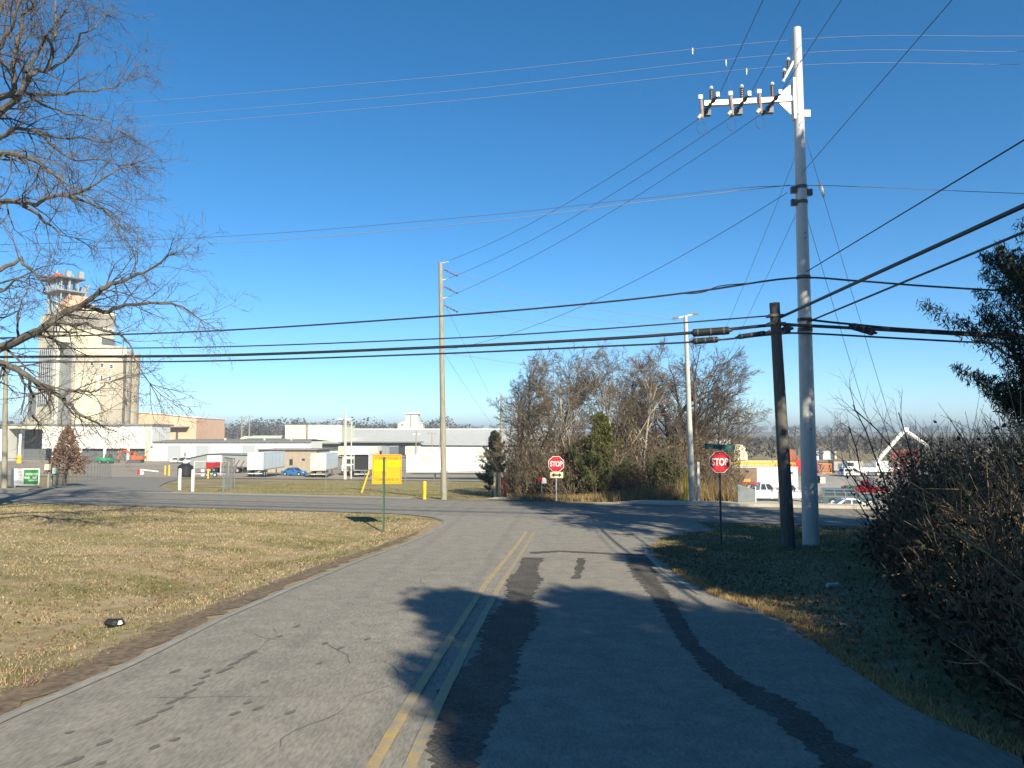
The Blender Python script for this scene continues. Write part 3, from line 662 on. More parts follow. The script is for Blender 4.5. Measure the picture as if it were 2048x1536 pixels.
# ------------------------------------------------------------------ signs
def octo(mb, r, y0, y1, cz):
    prof = [(r * math.cos(math.pi / 8 + k * math.pi / 4), cz + r * math.sin(math.pi / 8 + k * math.pi / 4)) for k in range(8)]
    return mb.prism(prof, y0, y1)
def stop_sign(base, zc, size, label, post_m, rz):
    t = thing('stop_sign', label, 'stop sign', base, rz); R = size / 2 / math.cos(math.pi / 8)
    octo(MB(), R, -.035, -.03, zc).build('border', WHITE, t); octo(MB(), R * .945, -.0385, -.0352, zc).build('face', SIGNR, t)
    octo(MB(), R, -.029, -.026, zc).build('back_plate', STEEL2, t)
    text_mesh('STOP', size * .46, WHITE, 'lettering', t, (0, -.0405, zc - size * .01), bold=size * .012, sx=.72)
    MB().box(-.03, .03, -.025, .025, -.4, zc + size * .5).build('post', post_m, t)
    for dz in (-.4, .4): MB().tube([Vector((0, -.045, zc + dz * size)), Vector((0, -.036, zc + dz * size))], .012, 8).build('bolt', STEEL2, t)
    return t
b = Vector((7.03, 26.2, gz(7.03, 26.2))); s_ = 26.2 / F
S1 = stop_sign(b, at(1440, 924, 26.2).z - b.z, .72, 'near red stop sign under the street name blade, half shaded', mat('dark_post', (0.06, 0.07, 0.065), .6), math.radians(4))
bl = thing('street_name_sign', 'teal street name blade mounted above the near stop sign', 'street sign', (b.x + .02, b.y, at(1440, 895, 26.2).z), math.radians(8))
mbb = MB(); i = 0
mbb.v = [(-.54, -.012, -.035), (.54, -.012, -.085), (.54, -.012, .065), (-.54, -.012, .13), (-.54, .012, -.035), (.54, .012, -.085), (.54, .012, .065), (-.54, .012, .13)]
mbb.f = [(0, 1, 2, 3), (5, 4, 7, 6), (0, 4, 5, 1), (1, 5, 6, 2), (2, 6, 7, 3), (3, 7, 4, 0)]
mbb.build('blade', SIGNT, bl)
text_mesh('OLD', .13, PALET, 'lettering', bl, (-.36, -.0155, .04), sx=.95); text_mesh('RD', .11, PALET, 'lettering', bl, (.40, -.0155, -.004), sx=.95)
MB().box(-.04, .04, -.03, .03, -.10, -.045).build('bracket', DARKST, bl)
D_ = 44.7; b = Vector(((1112 - 1024) / F * D_, D_, gz((1112 - 1024) / F * D_, D_)))
S2 = stop_sign(b, at(1114, 928, D_).z - b.z, 31 * D_ / F, 'sunlit red stop sign across the junction above a double arrow plate', STEEL2, math.radians(-4))
q = at(1114, 950, D_); zc = q.z - b.z
ar = thing('arrow_sign', 'faded yellow double arrow plate under the far stop sign', 'road sign', (b.x + .02, b.y - .05, q.z), math.radians(-4))
MB().box(-.37, .37, -.006, .006, -.17, .17).build('plate', mat('faded_yellow', (0.72, 0.64, 0.36), .6, .12, 5), ar)
MB().prism([(-.30, 0), (-.13, -.13), (-.13, -.045), (.13, -.045), (.13, -.13), (.30, 0), (.13, .13), (.13, .045), (-.13, .045), (-.13, .13)], -.010, -.0065).build('double_arrow', BLACK, ar)
# yellow truckers' notice
b = on(767, 1063); D_ = b.y; sc_ = D_ / F
N = thing('notice_sign', 'yellow truckers notice on a green post on the grass corner', 'road sign', b, math.radians(3))
x0, x1 = (743 - 767) * sc_, (801 - 767) * sc_; z0, z1 = at(767, 968, D_).z - b.z, at(767, 909, D_).z - b.z; cx, wd, ht = (x0 + x1) / 2, x1 - x0, z1 - z0
MB().box(x0, x1, .03, .036, z0, z1).build('panel', YELL, N)
mb = MB(); e = .035; k = .018
for (a0_, a1_, c0_, c1_) in ((x0 + e, x1 - e, z1 - e - k, z1 - e), (x0 + e, x1 - e, z0 + e, z0 + e + k), (x0 + e, x0 + e + k, z0 + e + k, z1 - e - k), (x1 - e - k, x1 - e, z0 + e + k, z1 - e - k)): mb.box(a0_, a1_, .0275, .0295, c0_, c1_)
mb.build('border_line', mat('sign_brown', (0.22, 0.10, 0.02), .6), N)
SB = MATS['sign_brown']
text_mesh('ATTENTION TRUCKERS', ht * .135, SB, 'lettering', N, (cx, .0275, z1 - ht * .13), sx=wd * .86 / (ht * .135 * 11.2), bold=.002)
text_mesh('TO NEW SANFORD RD', ht * .125, SB, 'lettering', N, (cx, .0275, z0 + ht * .14), sx=wd * .84 / (ht * .125 * 10.6), bold=.002)
MB().box(x0 + wd * .05, cx - .05, .0265, .0295, z0 + ht * .44, z1 - ht * .21).build('cover_plate', YELP, N)
MB().box(cx + .05, x1 - wd * .02, .0265, .0295, z0 + ht * .58, z1 - ht * .21).build('cover_plate', YELP, N)
MB().box(cx + .08, x1 - wd * .1, .0265, .0295, z0 + ht * .51, z0 + ht * .56).build('smeared_line', mat('sign_orange', (0.72, 0.32, 0.02), .6), N)
pb = MB()
for (a0_, a1_, c0_, c1_) in ((-.04, .04, .0, .008), (-.04, -.032, -.03, 0), (.032, .04, -.03, 0)): pb.box(a0_, a1_, c0_ - .008, c1_ - .008, -.4, z1 - ht * .08)
pb.build('post', GREENP, N)
for dz in (.30, .35, .40):
    for s in (-1, 1): MB().box(s * .062 - .02, s * .062 + .02, .024, .0292, z0 + ht * dz - .01, z0 + ht * dz + .01).build('bolt', SB, N)
# gate sign on the left
b = on(50, 974.5); D_ = b.y; sc_ = D_ / F
G = thing('gate_sign', 'white and green gate sign standing before the left chain-link fence', 'sign', b)
gx0, gx1 = (22 - 50) * sc_, (78 - 50) * sc_; gz0, gz1 = at(50, 971, D_).z - b.z, at(50, 937, D_).z - b.z; gw, gh = gx1 - gx0, gz1 - gz0
MB().box(gx0, gx1, -.03, .03, gz0, gz1).build('board', WHITE, G); MB().box(gx0 + gw * .45, gx1 - gw * .03, -.036, -.031, gz0 + gh * .09, gz1 - gh * .06).build('green_panel', SIGNG, G)
DG = mat('dark_lettering', (0.20, 0.20, 0.18), .6)
text_mesh('EAST', gh * .20, DG, 'lettering', G, (gx0 + gw * .23, -.033, gz1 - gh * .22)); text_mesh('GATE', gh * .20, DG, 'lettering', G, (gx0 + gw * .23, -.033, gz1 - gh * .41))
for fz, fw in ((.56, .30), (.74, .20)): MB().box(gx0 + gw * (.23 - fw / 2), gx0 + gw * (.23 + fw / 2), -.034, -.031, gz1 - gh * (fz + .02), gz1 - gh * (fz - .02)).build('faint_line', LTGREY, G)
rng = random.Random(3); px_ = gx0 + gw * .475
while px_ < gx1 - gw * .09:
    w_ = gw * rng.uniform(.02, .04)
    if abs(px_ - (gx0 + gw * .70)) > gw * .03: MB().box(px_, px_ + w_, -.040, -.0365, gz0 + gh * .40, gz0 + gh * rng.uniform(.5, .56)).build('letter_stroke', WHITE, G)
    px_ += w_ + gw * .014
MB().box(gx0 + gw * .5, gx1 - gw * .06, -.039, -.0365, gz0 + gh * .60, gz0 + gh * .74).build('pale_band', PALEG, G); MB().box(gx0 + gw * .62, gx1 - gw * .06, -.039, -.0365, gz0 + gh * .27, gz0 + gh * .35).build('pale_band', PALEG, G)
for fx in (.12, .88): MB().box(gx0 + gw * fx - .05, gx0 + gw * fx + .05, .031, .12, -.3, gz1 - .1).build('post', WOODT, G)
# mailbox
D_ = 45.2; b = Vector(((1083 - 1024) / F * D_, D_, gz((1083 - 1024) / F * D_, D_))); q = at(1085, 961, D_) - b
mbx = thing('mailbox', 'small red and white mailbox on a thin wooden post by the grove', 'mailbox', b)
MB().box(-.035, .035, -.035, .035, -.3, q.z - .16).build('post', WOODP, mbx)
pr = [(-.14, -.16), (.14, -.16), (.14, .03)] + [(.14 * math.cos(a_), .03 + .13 * math.sin(a_)) for a_ in np.linspace(0.3, math.pi - .3, 7)] + [(-.14, .03)]
MB().prism([(x_ + q.x + .08, z_ + q.z) for x_, z_ in pr], -.25, .25).build('box_body', WHITE, mbx)
MB().box(q.x - .30, q.x - .02, -.29, -.255, q.z - .06, q.z + .17).build('flag', SIGNR, mbx)
# bollards and small posts
def bollard(px, ytop, ybot, r, label, m, cap=True, name='bollard', cat='bollard', D=None):
    b = on(px, ybot) if D is None else None
    if D is not None: b = at(px, ybot, D); b.z = gz(b.x, D)
    h = at(px, ytop, b.y).z - b.z; t = thing(name, label, cat, b)
    MB().tube([Vector((0, 0, -.2)), Vector((0, 0, h - r * .5))], r, 14).build('tube', m, t)
    MB().tube([Vector((0, 0, h - r * .5)), Vector((0, 0, h - r * .15)), Vector((0, 0, h))], [r, r * .8, r * .3], 14).build('cap', m, t)
    return t
bollard(849, 962, 999, .105, 'yellow bollard on the grass verge left of the tall wooden pole', YEL)
bollard(359, 937, 980, .11, 'left of two white posts at the mill entrance', WHITE, name='gate_post', cat='post')
bollard(385, 939, 983, .11, 'right of two white posts at the mill entrance', WHITE, name='gate_post', cat='post')
for lab, px, yt, yb in (('left of two yellow bollards by the barrier arm', 330, 931, 951), ('right of two yellow bollards by the barrier arm', 338, 930, 952), ('thin yellow bollard right of the white entrance posts', 416, 938, 957), ('first yellow bollard behind the chain-link fence', 144, 931, 947), ('second yellow bollard behind the chain-link fence', 149, 931, 947), ('third yellow bollard behind the chain-link fence', 160, 931, 947)):
    bollard(px, yt, yb, .13, lab, YEL)
bollard(405, 938, 953, .3, 'stubby white drum post right of the entrance posts', WHITE, name='drum_post', cat='post')
q1 = on(722, 986); q2 = at(738, 942, q1.y); g = thing('guy_guard', 'leaning yellow guy guard on the grass left of the yellow notice', 'guy guard', q1)
MB().tube([Vector((0, 0, -.1)), q2 - q1], .06, 8).build('sleeve', YEL, g); MB().tube([q2 - q1, (q2 - q1) * 1.02], .065, 8).build('cap', YEL, g)
# barrier arm
b = on(284, 950); D_ = b.y; B = thing('gate_barrier', 'white swing barrier across the mill driveway with a red striped end', 'barrier', b)
h = at(284, 938, D_).z - b.z; w = 6 * D_ / F
MB().box(-w * .5, w * .5, -.2, .2, -.2, h).build('housing', WHITE, B); MB().box(-w * 1.4, -w * .55, -.15, .15, 0, h * .95).build('counterweight', REDP, B)
a_ = Vector((w * .5, -.22, h * .85)); c_ = at(318, 943, D_) - b; c_.y = -.22; MB().bar(a_, c_, .12, 6).build('arm', WHITE, B)
# timber stub wall
b = on(1003, 995); D_ = b.y; S = thing('stub_fence', 'short stub of rusty red boards between pale timber posts', 'fence', b); s_ = D_ / F
hS = at(1003, 945, D_).z - b.z
for x_, w_, m_ in ((-13, 5, WOODT), (-4.5, 6, WOODT), (12.5, 3, WOODT)): MB().box((x_ - w_ / 2) * s_, (x_ + w_ / 2) * s_, -.1, .1, -.2, hS).build('post', m_, S)
for i, x_ in enumerate((0.5, 3.5, 6.5, 9.5)): MB().box((x_ - 1.45) * s_, (x_ + 1.45) * s_, -.15 - .01 * (i % 2), -.11, -.1, hS * .80 + .03 * (i % 3)).build('board', RUST, S); MB().box((x_ - 1.4) * s_, (x_ + 1.4) * s_, -.08, -.03, hS * .8, hS - .02 * (i % 2)).build('board', WOODT, S)
MB().box(-20 * s_, -16 * s_, -.1, .1, -.2, hS * .5).build('dark_post', DARKST, S)
# chain-link fences
LINK = mat('chain_link', (0.20, 0.21, 0.205), .6, .1, 5, metal=.2)
def fence(label, pts, h, step=2.6, links=True, slats=None):
    o = thing('chain_link_fence', label, 'fence', (pts[0][0], pts[0][1], gz(pts[0][0], pts[0][1]))); o0 = o.location.copy()
    P = [Vector((p[0], p[1])) for p in pts]; net = MB()
    for i in range(len(P) - 1):
        a_, b_ = P[i], P[i + 1]; L = (b_ - a_).length; k = max(1, int(L / step)); top = []
        for j in range(k + 1):
            q = a_.lerp(b_, j / k); z = gz(q.x, q.y)
            if j < k or i == len(P) - 2: MB().tube([Vector((q.x, q.y, z - .2)) - o0, Vector((q.x, q.y, z + h)) - o0], .035, 6).build('post', LINK, o)
            top.append(Vector((q.x, q.y, z + h)) - o0)
        MB().tube(top, .024, 5).build('top_rail', LINK, o)
        if slats:
            for j in range(k): c0, c1 = top[j], top[j + 1]; MB().quad(c0 - Vector((0, 0, h - .05)), c1 - Vector((0, 0, h - .05)), c1 - Vector((0, 0, .05)), c0 - Vector((0, 0, .05))).build('privacy_panel', slats, o)
        if links:
            m_ = int(L / .16)
            for j in range(m_):
                for s in (0, 1):
                    j2 = j + int(h / .16) * (1 if s else -1)
                    t0, t1 = j / m_, j2 / m_
                    if t1 < 0 or t1 > 1: continue
                    q0, q1 = a_.lerp(b_, t0), a_.lerp(b_, t1); z0_, z1_ = gz(q0.x, q0.y) + .05, gz(q1.x, q1.y) + h - .03
                    net.quad((q0.x - o0.x, q0.y - o0.y, z0_ - o0.z), (q0.x - o0.x + .006, q0.y - o0.y, z0_ - o0.z), (q1.x - o0.x + .006, q1.y - o0.y, z1_ - o0.z), (q1.x - o0.x, q1.y - o0.y, z1_ - o0.z))
    if net.v: net.build('wire_mesh', LINK, o, kind='stuff')
    return o
pa = on(985, 986); fence('low chain-link fence across the grass verge up to the rusty stub', [(pa.x, pa.y), (pa.x - 14, pa.y + 6)], 1.6, 3.2)
p1_, p2_ = on(104, 973), on(224, 957); fence('chain-link fence with slats beside the brown-leaved oak', [(p1_.x, p1_.y), (p2_.x, p2_.y)], 2.2, 2.4, True, mat('slat_mesh', (0.25, 0.27, 0.27), .7, .15, 4) if False else None)
p0_ = on(-60, 973); fence('chain-link fence behind the gate sign at the left edge', [(p0_.x, p0_.y + 1.5), (p1_.x, p1_.y)], 2.2, 2.6)
p3_ = on(440, 985); p4_ = on(352, 972); fence('short chain-link return right of the white entrance posts', [(p3_.x, p3_.y + .5), (p3_.x - 3.0, p3_.y + 11)], 2.4, 3)
fence('low chain-link fence along the kerb in front of the parked cars', [(14.4, 41.9), (24, 39.2), (34, 36.4)], 0.8, 3.0)
b = at(1494, 1010, 41.6); b.z = gz(b.x, 41.6); s_ = 41.6 / F
PV = thing('privacy_screen', 'dark grey privacy screen on the fence at the right end of the grove', 'fence', b)
zz = lambda py: at(1494, py, 41.6).z - b.z
MB().prism([(-18 * s_, zz(1014)), (17 * s_, zz(1014)), (17 * s_, zz(979)), (0, zz(974)), (-18 * s_, zz(968))], -.02, .02).build('screen', mat('screen_mesh', (0.16, 0.18, 0.185), .7, .12, 3), PV)
MB().bar((17.5 * s_, 0, -.4), (17.5 * s_, 0, zz(973)), .035, 6).build('post', STEEL2, PV)
# litter
def lump(name, label, px, py, sz, m, cat, seed, flat=.5):
    b = on(px, py); rng = np.random.default_rng(seed); mb = MB(); n1, n2 = 9, 6
    for i in range(n2):
        ph = math.pi * (i + .5) / n2
        for j in range(n1):
            a_ = 2 * math.pi * j / n1; r = sz * rng.uniform(.8, 1.15); mb.v.append((math.cos(a_) * math.sin(ph) * r * 1.3, math.sin(a_) * math.sin(ph) * r * .8, sz * flat * (1 + math.cos(ph)) * rng.uniform(.85, 1.1)))
    for i in range(n2 - 1):
        for j in range(n1): mb.f.append((i * n1 + j, (i + 1) * n1 + j, (i + 1) * n1 + (j + 1) % n1, i * n1 + (j + 1) % n1))
    mb.f.append(tuple(range(n1))); t = thing(name, label, cat, b); mb.build('wrap', m, t); return t
t = lump('litter_bag', 'crumpled black plastic bag with a painted white highlight in the left grass', 228, 1254, .15, BLACK, 'litter', 4)
MB().frustum(.12, .18, -.12, -.05, .07, .13, .16, -.10, -.06, .13).build('painted_glint', WHITE, t)  # highlight on the black plastic made as a small white solid
b = on(1666, 1176); t = thing('litter_can', 'pale crushed can lying in the shaded right verge', 'litter', b, .3)
MB().tube([Vector((-.16, 0, .06)), Vector((-.13, 0, .06)), Vector((.0, 0, .055)), Vector((.13, 0, .06)), Vector((.16, 0, .06))], [.04, .055, .045, .055, .04], 10).build('can', mat('can_blue', (0.42, 0.52, 0.55), .35, .1, 5, metal=.4), t); MB().tube([Vector((.16, 0, .06)), Vector((.17, 0, .06))], .038, 10).build('can_end', STEEL2, t)
# ------------------------------------------------------------------ buildings of the mill
ZL = -3.2
class PX:
    """boxes whose front face lies at depth Y between picture columns and rows (frontal walls)"""
    def __init__(s, root, Y): s.r = root; s.Y = Y; s.k = Y / F
    def x(s, px): return at(px, 870, s.Y).x - s.r.location.x
    def z(s, py): return at(1024, py, s.Y).z - s.r.location.z
    def box(s, name, m, x0, x1, y0, y1, d0=0.0, d1=0.3, parent=None, zb=None):
        z0 = s.z(y1) if zb is None else zb
        return MB().box(s.x(x0), s.x(x1), s.Y + d0 - s.r.location.y, s.Y + d1 - s.r.location.y, z0, s.z(y0)).build(name, m, parent or s.r)
def building(name, label, px, Y, cat='building'):
    b = at(px, 900, Y); return thing(name, label, cat, (b.x, Y, gz(b.x, Y)))

# grain elevator tower, turned so that two faces show
A = math.radians(53)
r0 = at(140, 900, 234.0); T = thing('grain_elevator', 'tall concrete grain elevator tower with cream panels and steel rig on its roof', 'building', (r0.x, 234.0, ZL), A)
KXp, KYp, KZ = 6.9, 3.05, 6.58                 # picture columns per metre along its front, its left side, and rows per metre of height
def zr(py): return (875 - py) / KZ + ZC - ZL
def fx(px): return (px - 140) / KXp
def tb(name, m, x0, x1, y0, y1, z0, z1, parent=T): return MB().box(x0, x1, y0, y1, z0, z1).build(name, m, parent)
tb('lower_block', CONCG, 0, fx(246), 0, 14, 0, zr(684)); 
tb('upper_block', CONCG, -1.0, fx(232), 3.0, 17, zr(684), zr(618)); tb('roof_slab', CREAM, -1.2, fx(234), 2.8, 17.2, zr(618), zr(612))
o = MB().tube([Vector((fx(246) + 0.2, 4.2, z_)) for z_ in (0, zr(700), zr(690))], [4.0, 4.0, 4.0], 28).build('silo_bin', CONCG, T, smooth=True)
MB().tube([Vector((fx(246) + 5.6, 9.5, z_)) for z_ in (0, zr(700), zr(692))], [4.0, 4.0, 4.0], 28).build('silo_bin', CONCG, T, smooth=True)
tb('cream_band', CREAM, fx(142), fx(246) + .5, -.25, 3, zr(707), zr(684)); tb('cream_band', CREAM, fx(118), fx(204), 2.6, 3.0, zr(683), zr(652))
cp = tb('cream_bay', CREAM, fx(140) + .2, fx(193), -1.2, -.02, 0, zr(746)); tb('bay_coping', WHITE, fx(140), fx(194), -1.35, 0, zr(746), zr(744))
tb('stained_band', mat('stained_concrete', (0.36, 0.33, 0.28), .85, .16, .5, big=.25), -.9, fx(232) - .05, 2.93, 2.99, zr(645), zr(620))
tb('dark_recess', GREYD, fx(204), fx(232) + .05, 2.5, 3.3, zr(683), zr(667))
for px, py, y_ in ((168, 644, 2.99), (185, 647, 2.99), (204, 649, 2.99), (223, 651, 2.99), (177, 724, -.01), (198, 726, -.01), (218, 727, -.01), (197, 752, -.01), (216, 752, -.01)):
    w_ = MB().box(fx(px) - .6, fx(px) + .6, y_ - .16, y_ - .04, zr(py) - .75, zr(py) + .75).build('window', WHITE, T)
    MB().box(fx(px) - .42, fx(px) + .42, y_ - .20, y_ - .165, zr(py) - .55, zr(py) - .04).build('pane', GLASS, w_); MB().box(fx(px) - .42, fx(px) + .42, y_ - .20, y_ - .165, zr(py) + .06, zr(py) + .55).build('pane', GLASS, w_)
for px, yt in ((192.5, 760), (247, 700)): MB().tube([Vector((fx(px), -.5 if px < 200 else -.4, 0)), Vector((fx(px), -.5 if px < 200 else -.4, zr(yt)))], .32 if px < 200 else .38, 8).build('drain_pipe', DARKST, T)
MB().prism([(fx(248), zr(790)), (fx(253), zr(800)), (fx(248), zr(800))], -1.2, -.6).build('spout', DARKST, T)
tb('leg_casing', DARKST, fx(246) - .3, fx(249), -.6, -.2, zr(740), zr(702))
# left side: louvred window wall, columns, flank with its shade put into the colour
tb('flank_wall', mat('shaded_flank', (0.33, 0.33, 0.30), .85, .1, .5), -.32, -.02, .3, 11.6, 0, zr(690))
tb('side_block', CREAM, -.6, 6, 12, 24, 0, zr(640)); MB().prism([(-.7, zr(640)), (6.2, zr(640)), (6.2, zr(610)), (-.7, zr(616))], 12, 23).build('side_gable', CREAM, T)
lv_ = tb('louvre_wall', GREYD, -.78, -.62, 13.3, 22.3, zr(808), zr(690))
for i in range(14): z_ = zr(808) + (zr(690) - zr(808)) * (i + .5) / 14; tb('louvre_bar', mat('louvre_grey', (0.20, 0.225, 0.215), .6), -.92, -.80, 13.3, 22.3, z_ - .22, z_ + .22, lv_)
for i in range(7): y_ = 13.3 + 9 * i / 6; tb('mullion', STEEL2, -1.02, -.93, y_ - .14, y_ + .14, zr(808), zr(690), lv_)
tb('corner_column', mat('pale_column', (0.55, 0.54, 0.47), .8), -1.2, -.1, 10.6, 12.0, 0, zr(598)); tb('corner_column', MATS['pale_column'], -1.3, -.35, 8.7, 9.7, 0, zr(630))
tb('left_wing', GREYM, 2, 10, 25, 37, 0, zr(776)); tb('left_wing_wall', CREAM, 1.5, 2, 24.5, 37.5, 0, zr(832))
for y_, z_ in ((27, 776), (31, 776), (35, 776)):
    MB().bar((2.5, y_, zr(776)), (4, 31, zr(742)), .22, 5).build('hopper_strut', STEEL2, T)
MB().tube([Vector((4, 31, zr(760))), Vector((4, 31, zr(742)))], [2.2, .3], 8).build('hopper_cone', STEEL2, T)
# roof rig
rx0, rx1, ry0, ry1 = -1.0, 4.5, 8.0, 18.0
for i, x_ in enumerate((-.8, 1.6, 4.2)):
    for y_ in (8.5, 11.5, 14.5, 17.5): MB().tube([Vector((x_, y_, zr(618))), Vector((x_, y_, zr(543)))], .42 if (i + int(y_)) % 2 else .28, 8).build('rig_leg', mat('rig_steel', (0.30, 0.32, 0.31), .6, .12, 1), T)
RG = MATS['rig_steel']
for z_ in (545, 572): tb('rig_deck', DARKST if z_ == 545 else RG, -2.2, 5.8, 7, 20, zr(z_) - .2, zr(z_) + .15)
for k in range(6):
    y_ = 8 + 2 * k; MB().bar((-1.9, y_, zr(572)), (-.5, y_ + 2, zr(545)), .14, 5).build('rig_brace', RG, T); MB().bar((5.2, y_, zr(600)), (6.4, y_ - 2.5, zr(556)), .3, 6).build('spout_pipe', RG, T)
for k, (x_, y_, h_) in enumerate(((-1, 19, 1.6), (0, 16, 1.2), (1, 8.4, 2.0), (2.4, 10.2, 1.5), (4.4, 7.6, 2.2))): tb('motor_housing', RG, x_ - .7, x_ + .7, y_ - .7, y_ + .7, zr(545) + .2, zr(545) + .2 + h_)
MB().frustum(-1.6, 2.4, 12.2, 15.8, zr(545) + .16, -.6, 1.4, 13.2, 14.8, zr(545) + 2.0).build('red_hood', ORNG, T)
MB().bar((0, 20, zr(523)), (0, 8.5, zr(526)), .09, 5).build('antenna_boom', STEEL2, T); MB().bar((0, 14, zr(545)), (0, 14, zr(524)), .09, 5).build('antenna_mast', STEEL2, T)
tb('penthouse', PINK, fx(147), fx(181), 5, 11, zr(612), zr(583)); tb('penthouse_annex', PINK, fx(136), fx(147), 5, 10, zr(612), zr(594))
for px in (199, 217): tb('roof_vent', RG, fx(px) - 1, fx(px) + 1, 6, 8, zr(612), zr(601)); 
MB().tube([Vector((fx(199), 7, zr(602))), Vector((fx(199), 7, zr(596)))], .8, 12).build('roof_fan', WHITE, T)

# white shed with the dark lower storey and open canopy at its left
Bd = building('mill_shed', 'long white two-tone shed with open dark canopy below the grain elevator', 200, 226); p = PX(Bd, 226)
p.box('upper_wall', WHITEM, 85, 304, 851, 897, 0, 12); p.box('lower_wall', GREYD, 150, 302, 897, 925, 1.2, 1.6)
p.box('roof_edge', ROOFD, 4, 306, 847.5, 851, -.5, 14); p.box('back_wall', GREYD, 10, 110, 858, 926, 9, 9.4)  # back wall coloured dark to stand for the shaded canopy interior
for px in (163, 211, 258, 303): p.box('column', WHITE, px - 2.0, px + 2.0, 897, 926, -.3, .3)
for px in (211, 258): p.box('panel_joint', ROOFD, px - .4, px + .4, 852, 896, -.06, -.01)
for px in (172, 238, 272): w_ = p.box('window', WHITE if px == 238 else GREYM, px - 4, px + 4, 898, 905, 1.0, 1.18); p.box('pane', GLASS, px - 3, px + 3, 899, 904, .9, .99, w_)
MB().prism([(p.x(84), p.z(858)), (p.x(106), p.z(893)), (p.x(106), p.z(925)), (p.x(108), p.z(925)), (p.x(108), p.z(858))], -.3, .1).build('canopy_gusset', WHITEM, Bd)
p.box('canopy_beam', CREAM, 4, 110, 851, 857, -.2, .6); p.box('left_end_wall', WHITEM, -8, 17, 858, 922, -.2, 4)
sm_ = MB()
for k in range(60): x_ = p.x(106) + (p.x(303) - p.x(106)) * k / 60; sm_.box(x_ - .05, x_ + .05, -.05, -.012, p.z(896.5), p.z(852))
sm_.build('wall_ribs', WHITEM, Bd, kind='stuff')
for px in (296, 301): p.box('ladder_tower', CREAM, px - 1.2, px + 1.2, 853, 926, -1.2, -.6)
bollard(38, 868, 931, .35, 'white steel post with a yellow base in front of the dark canopy', WHITE, name='canopy_post', cat='post', D=205)
q = at(38, 925, 204.5); tag(MB().tube([Vector((q.x, 204.5, gz(q.x, 204.5))), Vector((q.x, 204.5, gz(q.x, 204.5) + 2.2))], .62, 12).build('post_guard', YEL), 'yellow guard round the foot of the white canopy post', 'guard')
# salmon building behind
Bd = building('salmon_warehouse', 'salmon pink warehouse with a sloping roof behind the white sheds', 330, 262); p = PX(Bd, 262)
MB().prism([(p.x(262), 0), (p.x(392), 0), (p.x(392), p.z(836)), (p.x(330), p.z(829.5)), (p.x(262), p.z(824))], 0, 26).build('wall', PINK, Bd)
MB().prism([(p.x(261), p.z(824)), (p.x(330), p.z(829.5)), (p.x(393), p.z(836)), (p.x(393), p.z(835)), (p.x(330), p.z(828.5)), (p.x(261), p.z(823))], -.4, 26.4).build('roof_edge', WHITE, Bd)
for px in (317, 357): p.box('stack_pipe', DARKST, px - 1.6, px + 1.6, 864, 882, -1.5, -1.0)
p.box('low_canopy', ROOFD, 318, 379, 853, 855, -2.5, 0)
# white garage building
Bd = building('white_garage', 'long low white garage building with three roller doors and dark roof', 460, 224); p = PX(Bd, 224)
p.box('wall', WHITEM, 306, 621, 884, 924, 0, 14, zb=-.2)
MB().prism([(p.x(303), p.z(884.2)), (p.x(623), p.z(884.2)), (p.x(623), p.z(883)), (p.x(303), p.z(883))], -.7, 0.05).build('gutter', ROOFD, Bd)
mbr = MB(); yq = 15; zz_ = p.z(878.2); mbr.quad((p.x(303), -.7, p.z(883)), (p.x(623), -.7, p.z(883)), (p.x(600), yq, zz_), (p.x(312), yq, zz_)); mbr.quad((p.x(312), yq, zz_), (p.x(600), yq, zz_), (p.x(623), 30, p.z(884)), (p.x(303), 30, p.z(884))); mbr.build('roof', ROOFD, Bd)
for x0, x1, y0 in ((336, 363, 890), (393, 419, 890), (486, 511, 890)):
    dr = p.box('roller_door', DOOR, x0, x1, y0, 922, -.12, -.02)
    for k in range(5): p.box('door_panel', DOOR, x0 + .5, x1 - .5, y0 + 1 + k * 6, y0 + 5.8 + k * 6, -.16, -.125, dr)
for px in (323, 384, 477, 552): p.box('downpipe', LTGREY, px - .5, px + .5, 885, 922, -.12, -.01)
sm_ = MB()
for k in range(64):
    x_ = p.x(307) + (p.x(620) - p.x(307)) * k / 64
    if not any(p.x(q0) - .2 < x_ < p.x(q1) + .2 for q0, q1 in ((336, 363), (393, 419), (486, 511))): sm_.box(x_ - .06, x_ + .06, -.06, -.015, 0, p.z(885))
sm_.build('wall_ribs', WHITEM, Bd, kind='stuff')
for px in (440, 520, 575): p.box('roof_vent', GREYR, px - 1.5, px + 1.5, 876, 881, 4, 5)
p.box('side_door', GREYM, 369, 374, 905, 913, -.1, -.02)
# grey low shed
Bd = building('low_grey_shed', 'low grey-green shed with a shallow roof in the middle of the yard', 450, 172); p = PX(Bd, 172)
MB().prism([(p.x(382), 0), (p.x(516), 0), (p.x(516), p.z(910)), (p.x(418), p.z(908)), (p.x(382), p.z(916))], 0, 9).build('wall', mat('grey_green_wall', (0.25, 0.275, 0.26), .7, .06, .6), Bd)
MB().prism([(p.x(381), p.z(916)), (p.x(418), p.z(908)), (p.x(517), p.z(910)), (p.x(517), p.z(909)), (p.x(418), p.z(907)), (p.x(381), p.z(915))], -.4, 9.4).build('roof', GREYM, Bd)
# tan building
Bd = building('tan_block_building', 'tan block building with a flat dark roof behind the two parked trailers', 570, 152); p = PX(Bd, 152)
p.box('wall', TAN, 517, 634, 900, 946, 0, 11, zb=-.2); p.box('roof', ROOFD, 515, 637, 898, 900, -.5, 11.5)
for x0, x1, y0, y1 in ((580, 587, 918, 930), (605, 611, 917, 921)): w_ = p.box('window', GREYD, x0, x1, y0, y1, -.1, -.02); p.box('pane', GLASS, x0 + .7, x1 - .7, y0 + .7, y1 - .7, -.14, -.105, w_)
